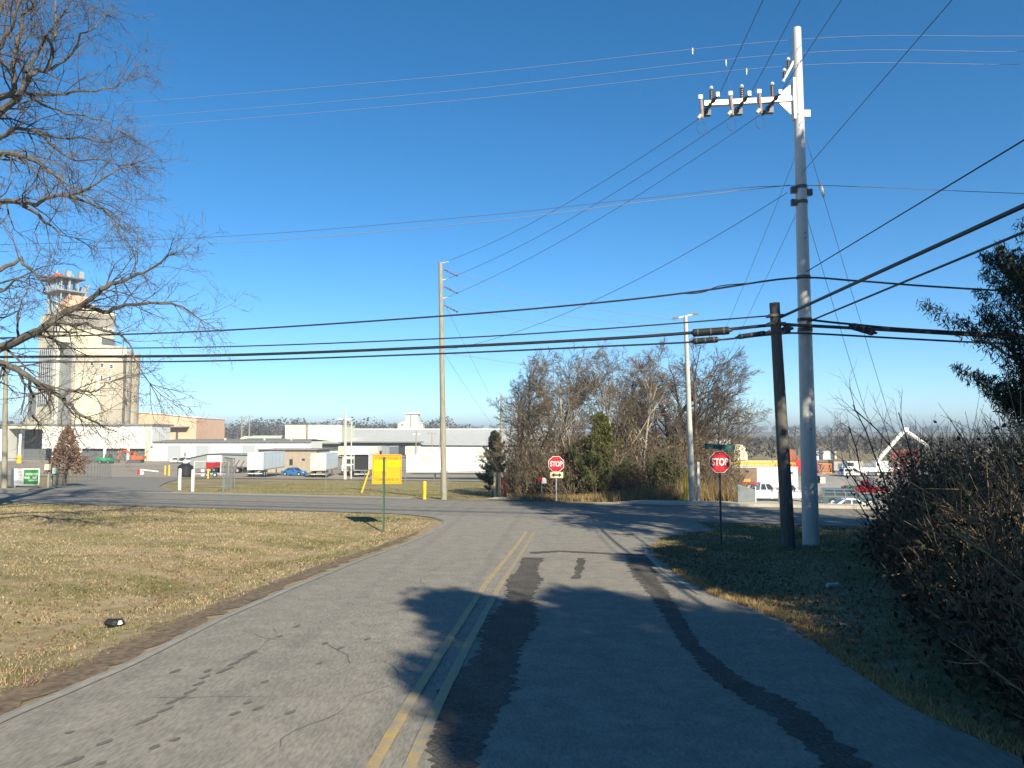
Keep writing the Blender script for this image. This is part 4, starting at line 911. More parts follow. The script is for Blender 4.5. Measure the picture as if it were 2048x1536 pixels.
# tall pale building
Bd = building('pale_green_hall', 'tall pale green sheet-metal hall behind the garage', 628, 292); p = PX(Bd, 292)
p.box('wall', GREENB, 570, 683, 851, 905, 0, 24, zb=0); p.box('roof_edge', WHITE, 569, 684, 850, 851.4, -.3, 24.3); p.box('drain_pipe', RUST, 613, 614.4, 850, 900, -.3, -.02)
for k in range(8): p.box('wall_panel', mat('sunlit_yellow_sheet', (0.66, 0.63, 0.44), .6), 571 + k * 5.3, 573.5 + k * 5.3, 854, 884, -.08, -.01)  # yellowish strips paint a sunlit left face onto the flat wall
# grey warehouse
Bd = building('grey_warehouse', 'very long warehouse with a wide pale grey roof and dark loading canopy', 830, 300); p = PX(Bd, 300)
zt_ = at(1024, 858.5, 340).z - Bd.location.z
MB().quad((p.x(636), -1, p.z(889)), (p.x(1120), -1, p.z(892)), (p.x(1180), 40, zt_), (p.x(598), 40, zt_)).build('roof', GREYR, Bd)
MB().box(p.x(604), p.x(1150), 40, 40.8, 0, zt_ + .25).build('ridge_cap', WHITE, Bd); p.box('front_wall', WHITEM, 640, 1118, 893, 912, 0, .5, zb=0)
sm_ = MB()
for k in range(90):
    t = k / 90; xa, xb = p.x(636) + (p.x(1120) - p.x(636)) * t, p.x(598) + (p.x(1180) - p.x(598)) * t; za, zb_ = p.z(889) + (p.z(892) - p.z(889)) * t, zt_; sm_.bar((xa, -1, za + .06), (xb, 40, zb_ + .06), .07, 4)
sm_.build('roof_ribs', GREYR, Bd, kind='stuff')
p.box('canopy_shadow_gap', GREYD, 640, 842, 884.5, 893, -9, -.1); p.box('canopy_roof', ROOFD, 690, 848, 883, 885, -12, -.5); p.box('canopy_roof', ROOFD, 600, 695, 885.5, 887.5, -12, -.5)  # solid dark box stands in for shade beneath the canopy
# far tower
Bd = building('far_feed_mill', 'small pale tower building with side wings behind the grey warehouse roof', 820, 420); p = PX(Bd, 420)
p.box('tower', GREENB, 811, 836, 828, 875, 0, 8, zb=0); p.box('tower_roof', WHITE, 808, 839, 825.5, 828, -.8, 8.8)
MB().prism([(p.x(795), 0), (p.x(811), 0), (p.x(811), p.z(841)), (p.x(795), p.z(847))], .3, 9).build('wing', GREENB, Bd); MB().prism([(p.x(836), 0), (p.x(845), 0), (p.x(845), p.z(848)), (p.x(836), p.z(845))], .3, 9).build('wing', GREENB, Bd)
p.box('wing_roof', WHITE, 835.5, 846.5, 845, 846.5, -.2, 9.2); p.box('window', GREYM, 801, 807, 848, 851, .1, .28); p.box('stair_stripe', GREYM, 820, 822, 830, 853, -.15, -.02)
# low roof far left-centre
Bd = building('far_low_house', 'far low building with a cream gable and pale roof behind the garage', 520, 275); p = PX(Bd, 275)
MB().prism([(p.x(480), 0), (p.x(494), 0), (p.x(494), p.z(873)), (p.x(489), p.z(872)), (p.x(480), p.z(877))], 0, 8).build('gable_wall', CREAM, Bd); MB().quad((p.x(489), -.3, p.z(877)), (p.x(563), -.3, p.z(877)), (p.x(552), 8, p.z(871)), (p.x(492), 8, p.z(871))).build('roof', GREENB, Bd); p.box('wall', GREYM, 494, 560, 877, 890, 0, 8, zb=0)
# far white buildings on the right
Bd = building('far_white_hall', 'white hall with a gable far behind the near stop sign', 1460, 260); p = PX(Bd, 260)
p.box('upper_wall', WHITEM, 1426, 1470, 880, 889, 6, 20); p.box('body', WHITEM, 1445, 1470, 889, 920, 6.2, 14, zb=0)
MB().prism([(p.x(1468), 0), (p.x(1494), 0), (p.x(1494), p.z(898)), (p.x(1483), p.z(889)), (p.x(1468), p.z(888))], 0, 5.8).build('gable_wall', CREAM, Bd)
for k_, (px, Y, w_) in enumerate(((1632, 260, 8), (1652, 270, 14), (1668, 275, 7))):
    Bd = building('far_house', 'tiny white house, %s of three in front of the right woodland' % ('leftmost', 'middle', 'rightmost')[k_], px, Y); p = PX(Bd, Y)
    p.box('wall', WHITE, px - w_ / 2, px + w_ / 2, 902 - (3 if k_ == 0 else 0), 912, 0, 6, zb=0); MB().prism([(p.x(px - w_ / 2 - .5), p.z(902 - (3 if k_ == 0 else 0))), (p.x(px + w_ / 2 + .5), p.z(902 - (3 if k_ == 0 else 0))), (p.x(px), p.z(899 - (3 if k_ == 0 else 0)))], -.3, 6.3).build('roof', ROOFD, Bd)

# ------------------------------------------------------------------ vehicles and trailers
def wheel(parent, x, y, r, w, axis='y', rim=RIM):
    e = Vector((0, 1, 0)) if axis == 'y' else Vector((1, 0, 0)); c = Vector((x, y, r))
    ty = MB().tube([c - e * w / 2, c - e * w * .4, c + e * w * .4, c + e * w / 2], [r * .9, r, r, r * .9], 16).build('wheel', RUBBER, parent)
    MB().tube([c - e * (w / 2 + .012), c + e * (w / 2 + .012)], r * .56, 12).build('rim', rim, ty); MB().tube([c - e * (w / 2 + .03), c + e * (w / 2 + .03)], r * .18, 8).build('hub', DARKST, ty)
def trailer(label, loc, rz, L, Wd=2.55, H=2.75, door=WHITEM, side=BLUEW, axles=2, open_back=False, ribs=6, group='box trailers parked in the mill yard', gear=True, name='box_trailer'):
    t = thing(name, label, 'trailer', loc, rz, group); z0, z1 = 1.18, 1.18 + H; w = Wd / 2
    if open_back:
        mb = MB(); e = .06
        mb.box(-w, -w + e, 0, L, z0, z1); mb.box(w - e, w, 0, L, z0, z1); mb.box(-w + e, w - e, 0, L, z1 - e, z1); mb.box(-w + e, w - e, 0, L, z0, z0 + e); mb.box(-w + e, w - e, L - e, L, z0 + e, z1 - e); mb.build('box_body', side, t)
        MB().box(-w + e, w - e, .4, .42, z0 + e, z1 - e).build('inside_shade_sheet', BLACK, t)  # black sheet stands in for the shade inside the trailer
    else:
        MB().box(-w, w, 0.05, L, z0, z1).build('box_body', side, t)
        for s in (-1, 1):
            d_ = MB().box(min(s * .02, s * (w - .06)), max(s * .02, s * (w - .06)), 0, .045, z0 + .1, z1 - .1).build('rear_door', door, t)
            for dx in (.35, .8): MB().bar((s * dx, -.03, z0 + .12), (s * dx, -.03, z1 - .14), .022, 5).build('lock_bar', STEEL2, d_)
        mb = MB(); mb.box(-w - .01, w + .01, -.02, .05, z1 - .09, z1 + .01); mb.box(-w - .01, w + .01, -.02, .05, z0 - .02, z0 + .09); mb.build('rear_frame', door, t)
    if ribs:
        for k in range(1, ribs):
            for s in (-1, 1): MB().box(s * w - .012 if s > 0 else -w - .012, s * w + .012 if s > 0 else -w + .012, L * k / ribs - .03, L * k / ribs + .03, z0 + .06, z1 - .06).build('side_seam', side, t)
    for s in (-1, 1): MB().box(s * w - .03, s * w + .03, .06, L, z1 - .12, z1 + .015).build('top_rail', WHITEM, t); MB().box(s * w - .03, s * w + .03, .06, L, z0 - .12, z0 + .06).build('bottom_rail', GREYM, t)
    MB().box(-.5, .5, .5, L - .4, .95, z0).build('chassis_frame', DARKST, t); MB().box(-w + .1, w - .1, -.02, .12, .5, .62).build('bumper_guard', door, t)
    for k in range(axles):
        for s in (-1, 1): wheel(t, s * (w - .28), 1.0 + 1.25 * k, .50, .50, 'x')
    if gear:
        for s in (-1, 1): MB().box(s * .8 - .07, s * .8 + .07, L * .72, L * .72 + .14, .02, .95).build('landing_leg', DARKST, t); MB().box(s * .8 - .16, s * .8 + .16, L * .72 - .1, L * .72 + .24, 0, .05).build('landing_foot', DARKST, t)
    for s in (-1, 1): MB().box(s * (w - .3) - .28, s * (w - .3) + .28, 0.18, .2, .25, .9).build('mud_flap', BLACK, t)
    return t
def gp(px, Y): x = at(px, 900, Y).x; return (x, Y, gz(x, Y) + .07)
trailer('box trailer with white rear doors and side tinted shade blue, in the middle of the yard', gp(511, 126), math.radians(2), 13.5)
trailer('box trailer with rear doors tinted sunlit cream and dark side seam, left of the floodlight pole', gp(637, 128), math.radians(4), 12.5, door=CREAM, ribs=2)  # cream doors and blue side carry sunlit and shaded tones
trailer('open-backed trailer showing its dark inside, left of the yellow notice', gp(723, 132), math.radians(3), 12, open_back=True, side=WHITEM)
x_ = at(815, 900, 124).x; tr = trailer('long white box trailer parked broadside behind the tall wooden pole', (x_ + 16.0, 124, gz(x_ + 8, 124) + .07), math.radians(90), 16.0, side=WHITE, door=WHITE, ribs=0)
MB().box(1.281, 1.30, 2.9, 3.15, 1.2, 3.9).build('dark_side_stripe', DARKST, tr)
MB().box(-1.30, -1.281, 2.9, 3.15, 1.2, 3.9).build('dark_side_stripe', DARKST, tr)
mkl = MB().box(-1.295, -1.281, 12.1, 13.9, 3.15, 3.50).build('faded_orange_mark', mat('faded_orange', (0.78, 0.60, 0.30), .6, .12, 3), tr)
MB().box(1.281, 1.295, 12.1, 13.9, 3.15, 3.50).build('faded_orange_mark', MATS['faded_orange'], tr)
for k_, (px0, Y, L_, lab) in enumerate(((836, 143, 15.5, 'white box trailer broadside directly behind the long one, roof just showing'), (862, 158, 14, 'further white box trailer broadside, third row behind the long one'), (980, 172, 12, 'white box trailer broadside beside the dark evergreen, farthest row'))):
    x_ = at(px0, 900, Y).x; trailer(lab, (x_ + L_, Y, gz(x_, Y) + .07), math.radians(90), L_, side=WHITE, door=WHITE, ribs=0)
base_t = None
spec = [(684, CREAM, BLUEW), (697, WHITEM, BLUEW), (711, WHITE, BLUEW), (723, BLUEW, BLUEW), (733, BLUEW, GREYM), (747, CREAM, WHITEM), (771, GREYM, GREYM), (818, CREAM, WHITEM)]
for k_, (px, dm, sm) in enumerate(spec):
    trailer(('first', 'second', 'third', 'fourth', 'fifth', 'sixth', 'seventh', 'eighth')[k_] + ' from the left of the trailers backed to the grey warehouse', gp(px, 252), math.radians(-6), 12, door=dm, side=sm, ribs=0, gear=False, group='trailers at the warehouse dock')

def car(name, label, cat, loc, rz, L, Wd, H, m, style):
    t = thing(name, label, cat, loc, rz); w = Wd / 2; g = .30 if style != 'sedan' else .22; bz = H * (.56 if style != 'sedan' else .60); hood = H * (.55 if style != 'sedan' else .56)
    wr = .40 if style != 'sedan' else .34; fxw, rxw = L * .5 - L * .165, -L * .5 + L * .19
    # lower body outline with wheel arches
    def arch(cx): return [(cx + (wr + .07) * math.cos(a_), wr + (wr + .07) * math.sin(a_)) for a_ in np.linspace(-.25, math.pi + .25, 9)]
    prof = [(-L / 2, g + .1), (-L / 2 + .05, g)] + arch(rxw)[::-1] + arch(fxw)[::-1] + [(L / 2 - .06, g), (L / 2, g + .15), (L / 2 - .03, hood * .86), (L / 2 - .25, hood), (L * .17, bz), (-L / 2 + .06, bz), (-L / 2, bz * .8)]
    me = MB().prism(prof, -w, w).build('body', m, t)
    bv = me.modifiers.new('soft_edges', 'BEVEL'); bv.width = .05; bv.segments = 2; bv.limit_method = 'ANGLE'; bv.angle_limit = math.radians(50)
    if style == 'pickup': c0, c1, C0, C1 = -L * .09, L * .22, -L * .06, L * .09
    elif style == 'suv': c0, c1, C0, C1 = -L * .49, L * .22, -L * .45, L * .08
    else: c0, c1, C0, C1 = -L * .40, L * .22, -L * .20, L * .04
    wi = w - .05; wt = w - .22; zt0, zt1 = bz - .01, H
    MB().frustum(c0, c1, -wi, wi, zt0, C0, C1, -wt, wt, zt1).build('cabin', m, t)
    def side(u0, u1, s, nm='side_window'):
        q = []
        for (u, v) in ((u0, .12), (u1, .12), (u1, .84), (u0, .84)):
            xb = c0 + (c1 - c0) * u; xt = C0 + (C1 - C0) * u; q.append(Vector((xb + (xt - xb) * v, s * (wi + (wt - wi) * v + .012), zt0 + (zt1 - zt0) * v)))
        MB().quad(*(q if s < 0 else q[::-1])).build(nm, GLASS, t)
    cuts = {'pickup': ((.06, .42), (.47, .92)), 'suv': ((.04, .30), (.34, .60), (.64, .94)), 'sedan': ((.12, .48), (.53, .90))}[style]
    for s in (-1, 1):
        for u0, u1 in cuts: side(u0, u1, s)
    def endw(xb, xt, sg, nm):
        q = [Vector((xb + (xt - xb) * v + sg * .014, s * (wi + (wt - wi) * v) * .88, zt0 + (zt1 - zt0) * v)) for (s, v) in ((-1, .1), (1, .1), (1, .88), (-1, .88))]
        MB().quad(*(q if sg > 0 else q[::-1])).build(nm, GLASS, t)
    endw(c1, C1, 1, 'windscreen'); endw(c0, C0, -1, 'rear_window')
    if style == 'pickup':
        MB().box(-L / 2 + .12, c0 - .08, -w + .1, w - .1, bz + .002, bz + .006).build('bed_floor', DARKST, t)
        for s in (-1, 1): MB().box(-L / 2 + .04, c0 - .03, s * (w - .06) - .04, s * (w - .06) + .04, bz, bz + .05).build('bed_rail', m, t)
    for s in (-1, 1):
        wheel(t, fxw, s * (w - .13), wr, .24); wheel(t, rxw, s * (w - .13), wr, .24)
        MB().box(L / 2 - .10, L / 2 + .012, s * (w - .28) - .2, s * (w - .28) + .2, hood * .72, hood * .88).build('headlight', mat('lamp_glass', (0.75, 0.75, 0.72), .2), t)
        MB().box(-L / 2 - .012, -L / 2 + .06, s * (w - .14) - .1, s * (w - .14) + .1, bz * .62, bz * .92).build('tail_light', SIGNR, t)
        MB().box(c1 - .55, c1 - .35, min(s * (w - .02), s * (w + .2)), max(s * (w - .02), s * (w + .2)), bz + .03, bz + .2).build('door_mirror', m, t)
    MB().box(L / 2 - .02, L / 2 + .06, -w + .08, w - .08, g + .05, g + .24).build('bumper', STEEL2 if style != 'sedan' else m, t); MB().box(-L / 2 - .06, -L / 2 + .02, -w + .08, w - .08, g + .1, g + .28).build('bumper', STEEL2 if style != 'sedan' else m, t)
    MB().box(L / 2 - .01, L / 2 + .015, -w + .5, w - .5, hood * .6, hood * .85).build('grille', DARKST, t)
    return t
def gr(px, Y, dz=.07): x = at(px, 900, Y).x; return (x, Y, gz(x, Y) + dz)
car('pickup_truck', 'white crew-cab pickup parked beside the privacy screen', 'pickup', gr(1524, 84), math.radians(-6), 6.0, 2.0, 1.95, CARW, 'pickup')
car('pickup_truck', 'white pickup with its nose between the two corner poles', 'pickup', gr(1572, 87), math.radians(-10), 5.6, 1.95, 1.85, CARW, 'pickup')
sv = car('large_estate_car', 'grey-green long estate car with roof rack behind the kerb fence', 'car', gr(1694, 86), math.radians(-10), 6.0, 2.0, 1.9, SUVG, 'suv')
MB().box(-.6, .9, -.7, .7, 1.92, 1.97).build('roof_rack', DARKST, sv); MB().box(-.3, .6, -.45, .45, 1.975, 2.2).build('roof_box', GREENP, sv)
car('sports_car', 'low white car in front of the grey-green estate car', 'car', gr(1704, 76), math.radians(-8), 4.6, 1.8, 1.30, CARW, 'sedan')
car('pickup_truck', 'bright red pickup behind the grey-green estate car', 'pickup', gr(1728, 102), math.radians(-35), 5.6, 1.95, 1.9, REDP, 'pickup')
car('blue_car', 'small blue and white car between the two parked trailers', 'car', gp(590, 138), math.radians(-20), 4.5, 1.8, 1.45, BLUEP, 'sedan')
for k_, px in enumerate((352, 368, 379)): car('parked_car', '%s of three pale cars parked before the roller doors' % ('left', 'middle', 'right')[k_], 'car', gp(px, 205), math.radians(-80), 4.6, 1.8, 1.5, (CARW, SUVG, CARW)[k_], 'suv')
car('white_van_car', 'white car far back in the crane yard beside the office trailer', 'car', gr(1703, 150), math.radians(10), 4.8, 1.9, 1.6, CARW, 'suv')
# truck cab beside the open trailer
tc_ = thing('truck_tractor', 'white truck tractor facing forward beside the open-backed trailer', 'truck', gp(699, 140), 0)
MB().box(-1.2, 1.2, 0, 2.2, .9, 3.2).build('cab', CARW, tc_); MB().box(-1.0, 1.0, -1.6, 0, .8, 1.9).build('bonnet', CARW, tc_); MB().box(-1.0, 1.0, -.02, -.005, 2.0, 2.9).build('windscreen', GLASS, tc_); MB().box(-.7, .7, -1.64, -1.6, .9, 1.7).build('grille', DARKST, tc_)
for y_ in (-1.0, 2.6, 3.9):
    for s in (-1, 1): wheel(tc_, s * 1.0, y_, .5, .35, 'x')
MB().box(-.5, .5, 2.2, 5, .7, .95).build('chassis', DARKST, tc_)
# flatbed with a machine behind the low shed
fb = thing('flatbed_truck', 'flatbed truck with rusty load and a red and white cab before the low shed', 'truck', gp(462, 150), math.radians(70))
MB().box(-1.2, 1.2, -3.5, 3.0, .95, 1.15).build('deck', DARKST, fb); MB().box(-1.1, 1.1, 3.1, 5.0, .7, 2.0).build('cab', REDP, fb); MB().box(-1.1, 1.1, 3.1, 4.7, 2.0, 3.3).build('cab_roof', CARW, fb)
for k in range(5): MB().bar((-.8, -3 + k * 1.2, 1.2), (.9, -2.4 + k * 1.1, 2.2 + .2 * (k % 2)), .12, 5).build('scrap_bar', RUST, fb)
for y_ in (-2.6, -1.4, 4.0):
    for s in (-1, 1): wheel(fb, s * 1.0, y_, .48, .35, 'x')
# dark water tank by the entrance and cage trailer
tk = thing('plastic_tank', 'black round plastic tank above the white entrance posts', 'tank', gp(372, 118)); MB().tube([Vector((0, 0, 0)), Vector((0, 0, .3)), Vector((0, 0, 1.6)), Vector((0, 0, 2.1))], [.9, 1.1, 1.1, .4], 20).build('tank_body', BLACK, tk); MB().tube([Vector((0, 0, 2.1)), Vector((0, 0, 2.3))], .4, 14).build('tank_lid', WHITE, tk)
cg = thing('cage_trailer', 'open cage trailer frame right of the black tank', 'trailer', gp(424, 118))
for x_ in (-2.6, 1.4, 2.6): MB().bar((x_, 0, .3), (x_, 0, 2.4), .07, 5).build('cage_post', STEEL2, cg)
for z_ in (.5, 2.4): MB().bar((-2.6, 0, z_), (2.6, 0, z_), .07, 5).build('cage_rail', STEEL2, cg)
MB().box(-2.4, 2.4, .1, 1.8, .5, .7).build('deck', DARKST, cg)
for x_ in (-.5, .6): wheel(cg, x_, -.1, .35, .2, 'y')
# excavator and small machines
ex = thing('excavator', 'orange-red excavator with its boom lowered before the dark lower storey', 'excavator', gp(272, 205))
MB().box(-1.7, 1.7, -1.2, 1.2, 0, .9).build('track', DARKST, ex); MB().box(-.6, 2.2, -1.1, 1.1, 1.0, 1.9).build('engine_house', ORNG, ex); MB().box(-.9, .4, -1.0, -.1, 1.9, 3.0).build('cab', ORNG, ex); MB().box(-.93, -.1, -1.03, -.2, 2.1, 2.9).build('cab_window', GLASS, ex)
MB().tube([Vector((-.6, .2, 1.5)), Vector((-2.6, .2, 3.3)), Vector((-4.2, .2, 3.1))], [.34, .3, .26], 6).build('boom', ORNG, ex); MB().tube([Vector((-4.2, .2, 3.1)), Vector((-4.9, .2, .9))], [.28, .2], 6).build('stick', ORNG, ex); MB().prism([(-5.3, .2), (-4.4, .2), (-4.5, 1.0), (-5.0, 1.1)], -.4, .6).build('bucket', DARKST, ex)
gm_ = thing('green_loader', 'green compact loader left of the orange excavator', 'loader', gp(214, 200)); MB().box(-1.6, 1.4, -.9, .9, .5, 1.5).build('hull', GREENM, gm_); MB().frustum(-.3, 1.2, -.8, .8, 1.5, -.1, 1.0, -.7, .7, 2.5).build('cab', DARKST, gm_); MB().tube([Vector((-1.2, 0, 1.4)), Vector((-2.2, 0, 1.6)), Vector((-2.9, 0, .5))], .2, 5).build('lift_arm', GREENM, gm_)
for x_ in (-1.1, 1.0):
    for s in (-1, 1): wheel(gm_, x_, s * 1.0, .48, .35)
om = thing('orange_loader', 'small orange loader half hidden by the brown-leaved oak', 'loader', gp(166, 196)); MB().box(-1.6, 1.4, -.9, .9, .5, 1.3).build('hull', ORNG, om); MB().box(-.5, .8, -.7, .7, 1.3, 2.1).build('cab', DARKST, om)
for x_ in (-1.1, 1.0):
    for s in (-1, 1): wheel(om, x_, s * 1.0, .45, .35)
# crane yard pieces
cb = thing('site_cabin', 'brown timber site cabin on a red trailer left of the white box body', 'cabin', gr(1489, 106)); s_ = 106 / F
MB().box(-1.65, 1.65, 0, 2.6, .95, 2.95).build('wall', BROWNB, cb); MB().box(-1.75, 1.75, -.1, 2.7, 2.95, 3.1).build('roof', GREYR, cb); MB().box(0, .55, -.05, -.005, 2.35, 2.6).build('window', GLASS, cb); MB().box(-.2, .7, -.04, -.005, 1.05, 1.45).build('orange_board', mat('board_orange', (0.75, 0.36, 0.07), .6), cb)
MB().bar((-1.1, -.04, 2.1), (-.5, -.04, 1.8), .05, 4).build('handle_bar', DARKST, cb); MB().box(-1.7, 1.9, 0, 2.4, .7, .93).build('trailer_deck', REDP, cb)
for x_ in (-.6, .5): wheel(cb, x_, .1, .42, .25)
wb = thing('white_box_body', 'large white box body with red and black lettering behind the pickups', 'container', gr(1553, 108)); 
MB().box(-2.85, 2.9, 0, 2.5, .6, 3.3).build('box_body', WHITE, wb); MB().box(-2.5, -.3, -.04, -.005, .9, 2.9).build('side_door', mat('door_offwhite', (0.70, 0.72, 0.68), .5), wb); MB().box(-2.9, 2.95, -.05, 2.55, 3.3, 3.4).build('roof_edge', WHITEM, wb)
text_mesh('MAXI', .55, SIGNR, 'lettering', wb, (1.12, -.012, 2.55), bold=.012); text_mesh('M', .55, BLACK, 'lettering', wb, (2.1, -.012, 2.55), bold=.012)
for x_ in (-1.9, 1.9): wheel(wb, x_, .2, .45, .3)
def lattice(name, label, px0, px1, Y, zb, h, m, tilt=0, dep=1.6):
    a_, b_ = at(px0, 900, Y), at(px1, 900, Y); z = gz((a_.x + b_.x) / 2, Y) + zb; t = thing(name, label, 'crane section', (a_.x, Y, z)); L = b_.x - a_.x; k = max(3, int(L / (h * 1.1)))
    for yy in (0, dep):
        for zz in (0, h): MB().bar((0, yy, zz), (L, yy, zz + tilt), .11, 5).build('chord', m, t)
    for i in range(k):
        x0_, x1_ = L * i / k, L * (i + 1) / k
        for yy in (0, dep): MB().bar((x0_, yy, 0), (x1_, yy, h), .07, 4).build('lacing', m, t); MB().bar((x1_, yy, 0), (x1_, yy, h), .06, 4).build('lacing', m, t)
        MB().bar((x0_, 0, h), (x1_, dep, h), .05, 4).build('lacing', m, t)
    for x_ in (L * .1, L * .9): MB().box(x_ - .3, x_ + .3, -.1, dep + .1, -zb, -.05).build('timber_support', WOODT, t)
    return t
OR2 = mat('crane_orange', (0.70, 0.22, 0.03), .5, .1, 2)
lattice('crane_boom', 'long yellow lattice crane boom lying behind the brown cabin', 1466, 1590, 148, 1.4, 1.3, YEL); lattice('crane_boom', 'second yellow lattice boom stacked farther back and paler', 1470, 1566, 156, 2.0, 0.8, mat('pale_yellow', (0.80, 0.66, 0.34), .6))
lattice('crane_boom', 'orange lattice boom in front of the long yellow one', 1512, 1562, 142, .5, 1.1, OR2)
lattice('crane_section', 'red lattice section right of the steel pole', 1620, 1650, 165, .2, 1.7, REDP); lattice('crane_section', 'orange lattice section right of the red one', 1644, 1662, 163, .2, 1.8, OR2); lattice('crane_section', 'yellow lattice section at the right end of the row', 1661, 1680, 166, .2, 1.7, YEL)
rm = thing('crawler_crane', 'dark red crane carrier with gantry between the corner poles', 'crane', gr(1586, 150))
MB().box(-1.6, 1.5, 0, 3, .9, 3.1).build('house', REDP, rm); MB().box(-1.8, 1.6, -.4, 3.4, 0, .85).build('track', DARKST, rm)
for a_, b_ in (((-.3, .5, 3.1), (-.3, .5, 5.2)), ((-.3, .5, 5.2), (1.3, .5, 3.2)), ((-.3, 2.2, 3.1), (-.3, 2.2, 5.2)), ((-.3, 2.2, 5.2), (1.3, 2.2, 3.2)), ((-.3, .5, 5.2), (-.3, 2.2, 5.2))): MB().bar(a_, b_, .11, 5).build('gantry', ORNG, rm)
ot = thing('office_trailer', 'grey-brown office trailer at the far side of the crane yard', 'trailer', gr(1684, 165)); MB().box(-1.8, 4.4, 0, 3, .5, 2.5).build('wall', mat('office_grey', (0.36, 0.33, 0.30), .7), ot); MB().box(-1.9, 4.5, -.1, 3.1, 2.5, 2.62).build('roof', BROWNB, ot); MB().box(-.9, -.4, -.04, -.005, .9, 2.0).build('door', DARKST, ot); MB().box(-1.6, 4.2, .2, 2.8, 0, .48).build('skirt', DARKST, ot)
pt = thing('portable_toilet', 'small blue cabin with a white top beside the office trailer', 'toilet', gr(1686, 158)); MB().box(-.5, .5, -.5, .5, 0, 1.5).build('cabin', BLUEP, pt); MB().frustum(-.52, .52, -.52, .52, 1.5, -.3, .3, -.4, .4, 2.3).build('roof', CARW, pt); MB().box(-.3, .3, -.54, -.505, .1, 1.4).build('door', mat('light_blue', (0.10, 0.35, 0.55), .5), pt)
tx = thing('truck_crane', 'white truck crane with folded white boom half hidden by the right thicket', 'crane', gr(1730, 150))
MB().box(-3.5, 6.5, 0, 2.5, .9, 1.7).build('carrier', CARW, tx); MB().box(-3.4, -1.2, .1, 2.4, 1.7, 2.9).build('cab', CARW, tx); MB().box(-3.45, -2.2, .06, .095, 2.0, 2.7).build('cab_window', GLASS, tx); MB().box(2.2, 4.6, .3, 2.2, 1.7, 3.0).build('slewing_house', CARW, tx)
a_ = Vector((2.6, 1.2, 2.6)); m_ = at(1816, 860, 150) - tx.location; m_.y = 1.2; e_ = at(1862, 892, 150) - tx.location; e_.y = 1.2
MB().bar(a_, m_, .38, 6).build('lower_boom', CARW, tx); MB().bar(m_, e_, .34, 6).build('upper_boom', CARW, tx); MB().box(m_.x - .5, m_.x + .5, .7, 1.7, m_.z - .35, m_.z + .45).build('boom_knuckle', CARW, tx)
for x_ in (-2.6, 2.5, 3.8, 5.2): wheel(tx, x_, .2, .5, .35)
rls = thing('red_lattice_stack', 'red lattice frame behind the right thicket stems', 'crane section', gr(1788, 150))
for x_ in np.linspace(0, 4.5, 5): MB().bar((x_, 0, 0), (x_, 0, 5), .1, 5).build('upright', REDP, rls)
for z_ in (.8, 2.4, 4, 5): MB().bar((0, 0, z_), (4.5, 0, z_), .1, 5).build('rail', REDP, rls)
wbx = thing('cube_container', 'cream plastic cube with a black tyre leaning behind it on the empty yard', 'container', gr(1640, 128)); MB().box(-.1, .75, 0, .8, 0, .95).build('cube', CREAM, wbx); MB().tube([Vector((-.35, .5, .62)), Vector((-.15, .6, .62))], .6, 16).build('tyre', RUBBER, wbx); MB().box(-.06, .71, -.02, -.002, .1, .12).build('seam', TAN, wbx)
# utility cabinets along the left fence
for k_, (px, yt, yb, w_, m_, lab) in enumerate(((95, 928, 940, 9, CREAM, 'pale meter box on the fence right of the gate sign'), (110, 936, 947, 7, mat('mint_box', (0.40, 0.52, 0.45), .6), 'mint green box right of the steel fence mast'))):
    Y = 57; q = at(px, yb, Y); t = thing('utility_box', lab, 'utility box', (q.x, Y, gz(q.x, Y))); s_ = Y / F
    z0 = q.z - t.location.z; MB().box(-w_ * s_ / 2, w_ * s_ / 2, -.12, .12, z0, z0 + (yb - yt) * s_).build('cabinet', m_, t); MB().box(-.06, .06, .13, .2, -.2, z0 + .3).build('post', WOODP, t)
b = on(103, 972.5); t = thing('fence_mast', 'thin galvanised mast right of the gate sign', 'mast', b); MB().tube([Vector((0, 0, -.2)), at(103, 915, b.y) - b], .06, 8).build('tube', STEEL2, t); MB().tube([at(103, 915, b.y) - b, at(103, 914, b.y) - b], .08, 8).build('cap', STEEL2, t)
# ------------------------------------------------------------------ vegetation
def rdir(rng, d, ang):
    d = d.normalized(); o = d.orthogonal().normalized(); o.rotate(Matrix.Rotation(rng.uniform(0, 2 * math.pi), 3, d).to_quaternion())
    return (d * math.cos(ang) + o * math.sin(ang)).normalized()
SIDES = [8, 6, 4, 3, 3, 3]
def grow(mbT, mbC, p, d, L, r, lev, rng, P):
    k = 6 if lev == 0 else (4 if lev < 3 else 3); pts = [p.copy()]; dd = d.copy(); rad = [r]; tip = P['tip'] if lev else 0.45
    for i in range(k):
        dd = (dd + Vector((rng.gauss(0, 1), rng.gauss(0, 1), rng.gauss(0, 1))) * P['jit'] + Vector((0, 0, P['up'][min(lev, len(P['up']) - 1)]))).normalized()
        pts.append(pts[-1] + dd * (L / k)); rad.append(r * (1 - (1 - tip) * (i + 1) / k))
    (mbT if lev <= 1 else mbC).tube(pts, rad, SIDES[min(lev, 5)], cap=False)
    if lev >= P['max']: return
    n = P['n'][lev]; t0 = P['t0'][min(lev, len(P['t0']) - 1)]
    for j in range(n):
        t = t0 + (1 - t0) * (j + rng.random()) / n; f = t * k; i = min(int(f), k - 1); q = pts[i].lerp(pts[i + 1], f - i)
        ax = (pts[i + 1] - pts[i]).normalized(); c = rdir(rng, ax, math.radians(rng.uniform(*P['ang'])))
        rr = (rad[i] * (1 - (f - i)) + rad[i + 1] * (f - i)) * rng.uniform(.45, .7)
        grow(mbT, mbC, q, c, L * P['len'][lev] * rng.uniform(.7, 1.15) * (1.15 - .5 * t), max(rr, P['rmin']), lev + 1, rng, P)
